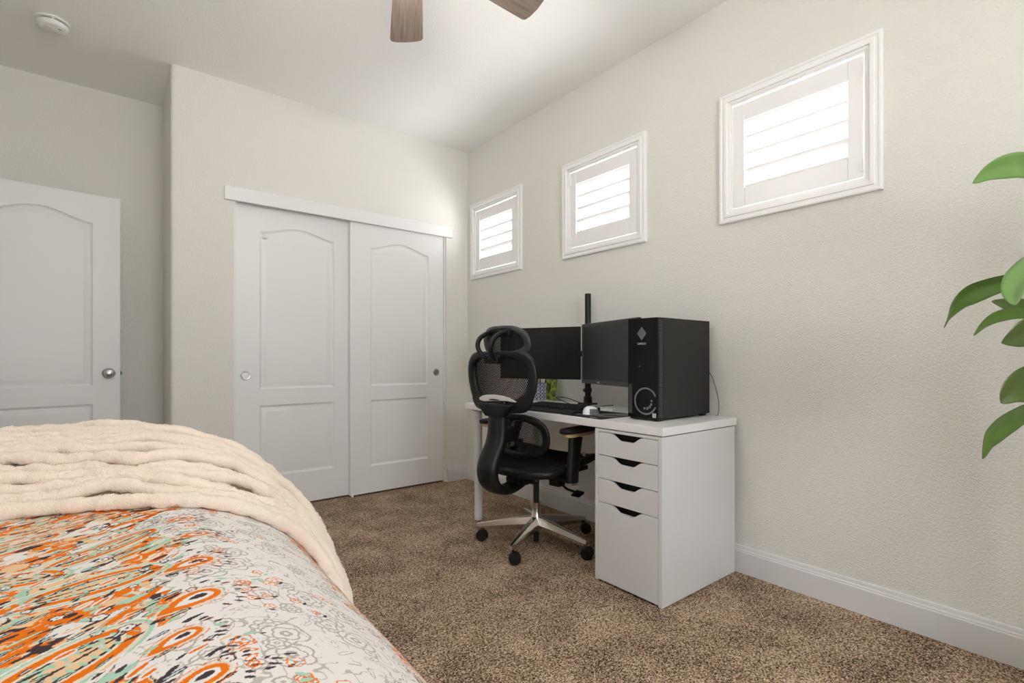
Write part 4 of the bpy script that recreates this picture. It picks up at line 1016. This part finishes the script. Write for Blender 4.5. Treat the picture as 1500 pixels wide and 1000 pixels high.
leaf([(1.60,.310,1.089),(1.62,.304,1.126),(1.64,.284,1.163),(1.67,.259,1.183),(1.72,.219,1.202),(1.80,.160,1.215),(1.88,.06,1.21),(1.93,-.06,1.15)], .052, (-.55,-.1,.8), M_leaf, .3, .40, wave=.15)
leaf([(1.50,.173,1.126),(1.52,.176,1.16),(1.57,.162,1.20),(1.66,.130,1.245),(1.78,.06,1.27),(1.90,-.02,1.24),(1.95,-.08,1.15)], .060, (.25,1,.25), M_leaf2, .3, .40)
leaf([(1.75,.245,1.159),(1.78,.220,1.151),(1.82,.194,1.140),(1.88,.14,1.125),(1.93,.02,1.09),(1.96,-.08,1.04)], .045, (-.3,.2,1), M_leaf3, .2)
leaf([(1.62,.258,1.069),(1.66,.245,1.098),(1.70,.224,1.117),(1.76,.188,1.126),(1.86,.115,1.115),(1.93,.0,1.05),(1.96,-.09,.98)], .028, (-.3,.3,.9), M_leaf, .2)
leaf([(1.72,.223,1.052),(1.745,.205,1.066),(1.78,.180,1.082),(1.88,.125,1.095),(1.93,.02,1.05),(1.93,-.08,.97)], .075, (-.3,.1,1), M_leaf3, .25)
leaf([(1.62,.211,.909),(1.645,.198,.938),(1.70,.172,.958),(1.80,.120,.985),(1.88,.03,.98),(1.90,-.07,.90)], .080, (-.4,.35,.9), M_leaf3, .25, .40)
leaf([(1.60,.240,.777),(1.61,.236,.815),(1.63,.225,.842),(1.68,.202,.868),(1.75,.170,.892),(1.86,.09,.92),(1.90,-.05,.88)], .055, (-.4,.1,.9), M_leaf, .3, .38)
r2 = random.Random(5)
for k in range(26):
    h = r2.uniform(.75, 1.5); an = r2.uniform(-2.6, .9) if k % 3 else r2.uniform(-PI, PI); Ln = r2.uniform(.28,.42)
    if math.cos(an)*Ln+1.97 > 2.26 : an = -PI+.6 if r2.random() < .5 else -PI*.6
    if math.sin(an)*Ln-.12 > .06: an = -an
    if math.sin(an)*Ln-.12 < -.40: Ln = .24
    cx, cy = 1.96+r2.uniform(-.06,.06), -.12+r2.uniform(-.05,.05)
    dx, dy = math.cos(an), math.sin(an)
    leaf([(cx+dx*Ln*t, cy+dy*Ln*t, h+.16*math.sin(t*2.3)-.12*t*t) for t in (1,.8,.6,.4,.2,0)], r2.uniform(.05,.085), (-dy,dx,.15), [M_leaf,M_leaf2,M_leaf3][k % 3], .3, .45)


# ------------------------------------------------------------------ daylight, camera, colour
w = bpy.data.worlds.new('World'); scn.world = w; w.use_nodes = True
nt = w.node_tree; bg = nt.nodes['Background']; bg.inputs['Strength'].default_value = 22
tcw = nt.nodes.new('ShaderNodeTexCoord'); sxz = nt.nodes.new('ShaderNodeSeparateXYZ'); nt.links.new(tcw.outputs['Generated'], sxz.inputs[0])
# bright sunlit ground and walls outside below the horizon, paler sky above
nt.links.new(ramp(nt, sxz.outputs['Z'], [(0, (1.0, .99, .975)), (.02, (.70, .73, .76))]), bg.inputs['Color'])
def portal(name, loc, rot, sx, sy):
    l = bpy.data.lights.new(name, 'AREA'); l.shape = 'RECTANGLE'; l.size = sx; l.size_y = sy; l.cycles.is_portal = True
    o = bpy.data.objects.new(name, l); C.objects.link(o); o.location = loc; o.rotation_euler = rot
portal('portal_front', ((FW[0]+FW[1])/2, YF-.115, (FW[2]+FW[3])/2), (math.radians(90), 0, 0), FW[1]-FW[0], FW[3]-FW[2])
for yc, n in WIN: portal('portal_%d' % n, (XR+WT-.005, yc, 1.977), (math.radians(90), 0, math.radians(90)), .54, .51)
bl = bpy.data.lights.new('fan_fill_light', 'POINT'); bl.energy = 12; bl.shadow_soft_size = .08; bl.color = (1, .97, .93)  # fill light added below the fan, no lit lamp is seen there
bo = bpy.data.objects.new('fan_fill_light', bl); C.objects.link(bo); bo.location = (FC[0], FC[1], 2.28)
cam = bpy.data.cameras.new('camera'); co_ = bpy.data.objects.new('camera', cam); C.objects.link(co_)
co_.location = (0, 0, 1.013); co_.rotation_euler = (math.radians(90), 0, -math.atan(578/733))
cam.sensor_width = 36; cam.lens = 733/1500*36; cam.shift_y = 25/1500; cam.clip_start = .02
scn.camera = co_
vs_ = scn.view_settings; vs_.view_transform = 'Standard'; vs_.look = 'None'; vs_.gamma = 1; vs_.use_curve_mapping = False; vs_.exposure = .46
scn.cycles.max_bounces = 16; scn.cycles.diffuse_bounces = 10; scn.cycles.transparent_max_bounces = 16; scn.cycles.use_denoising = True
scn.cycles.sample_clamp_indirect = 8
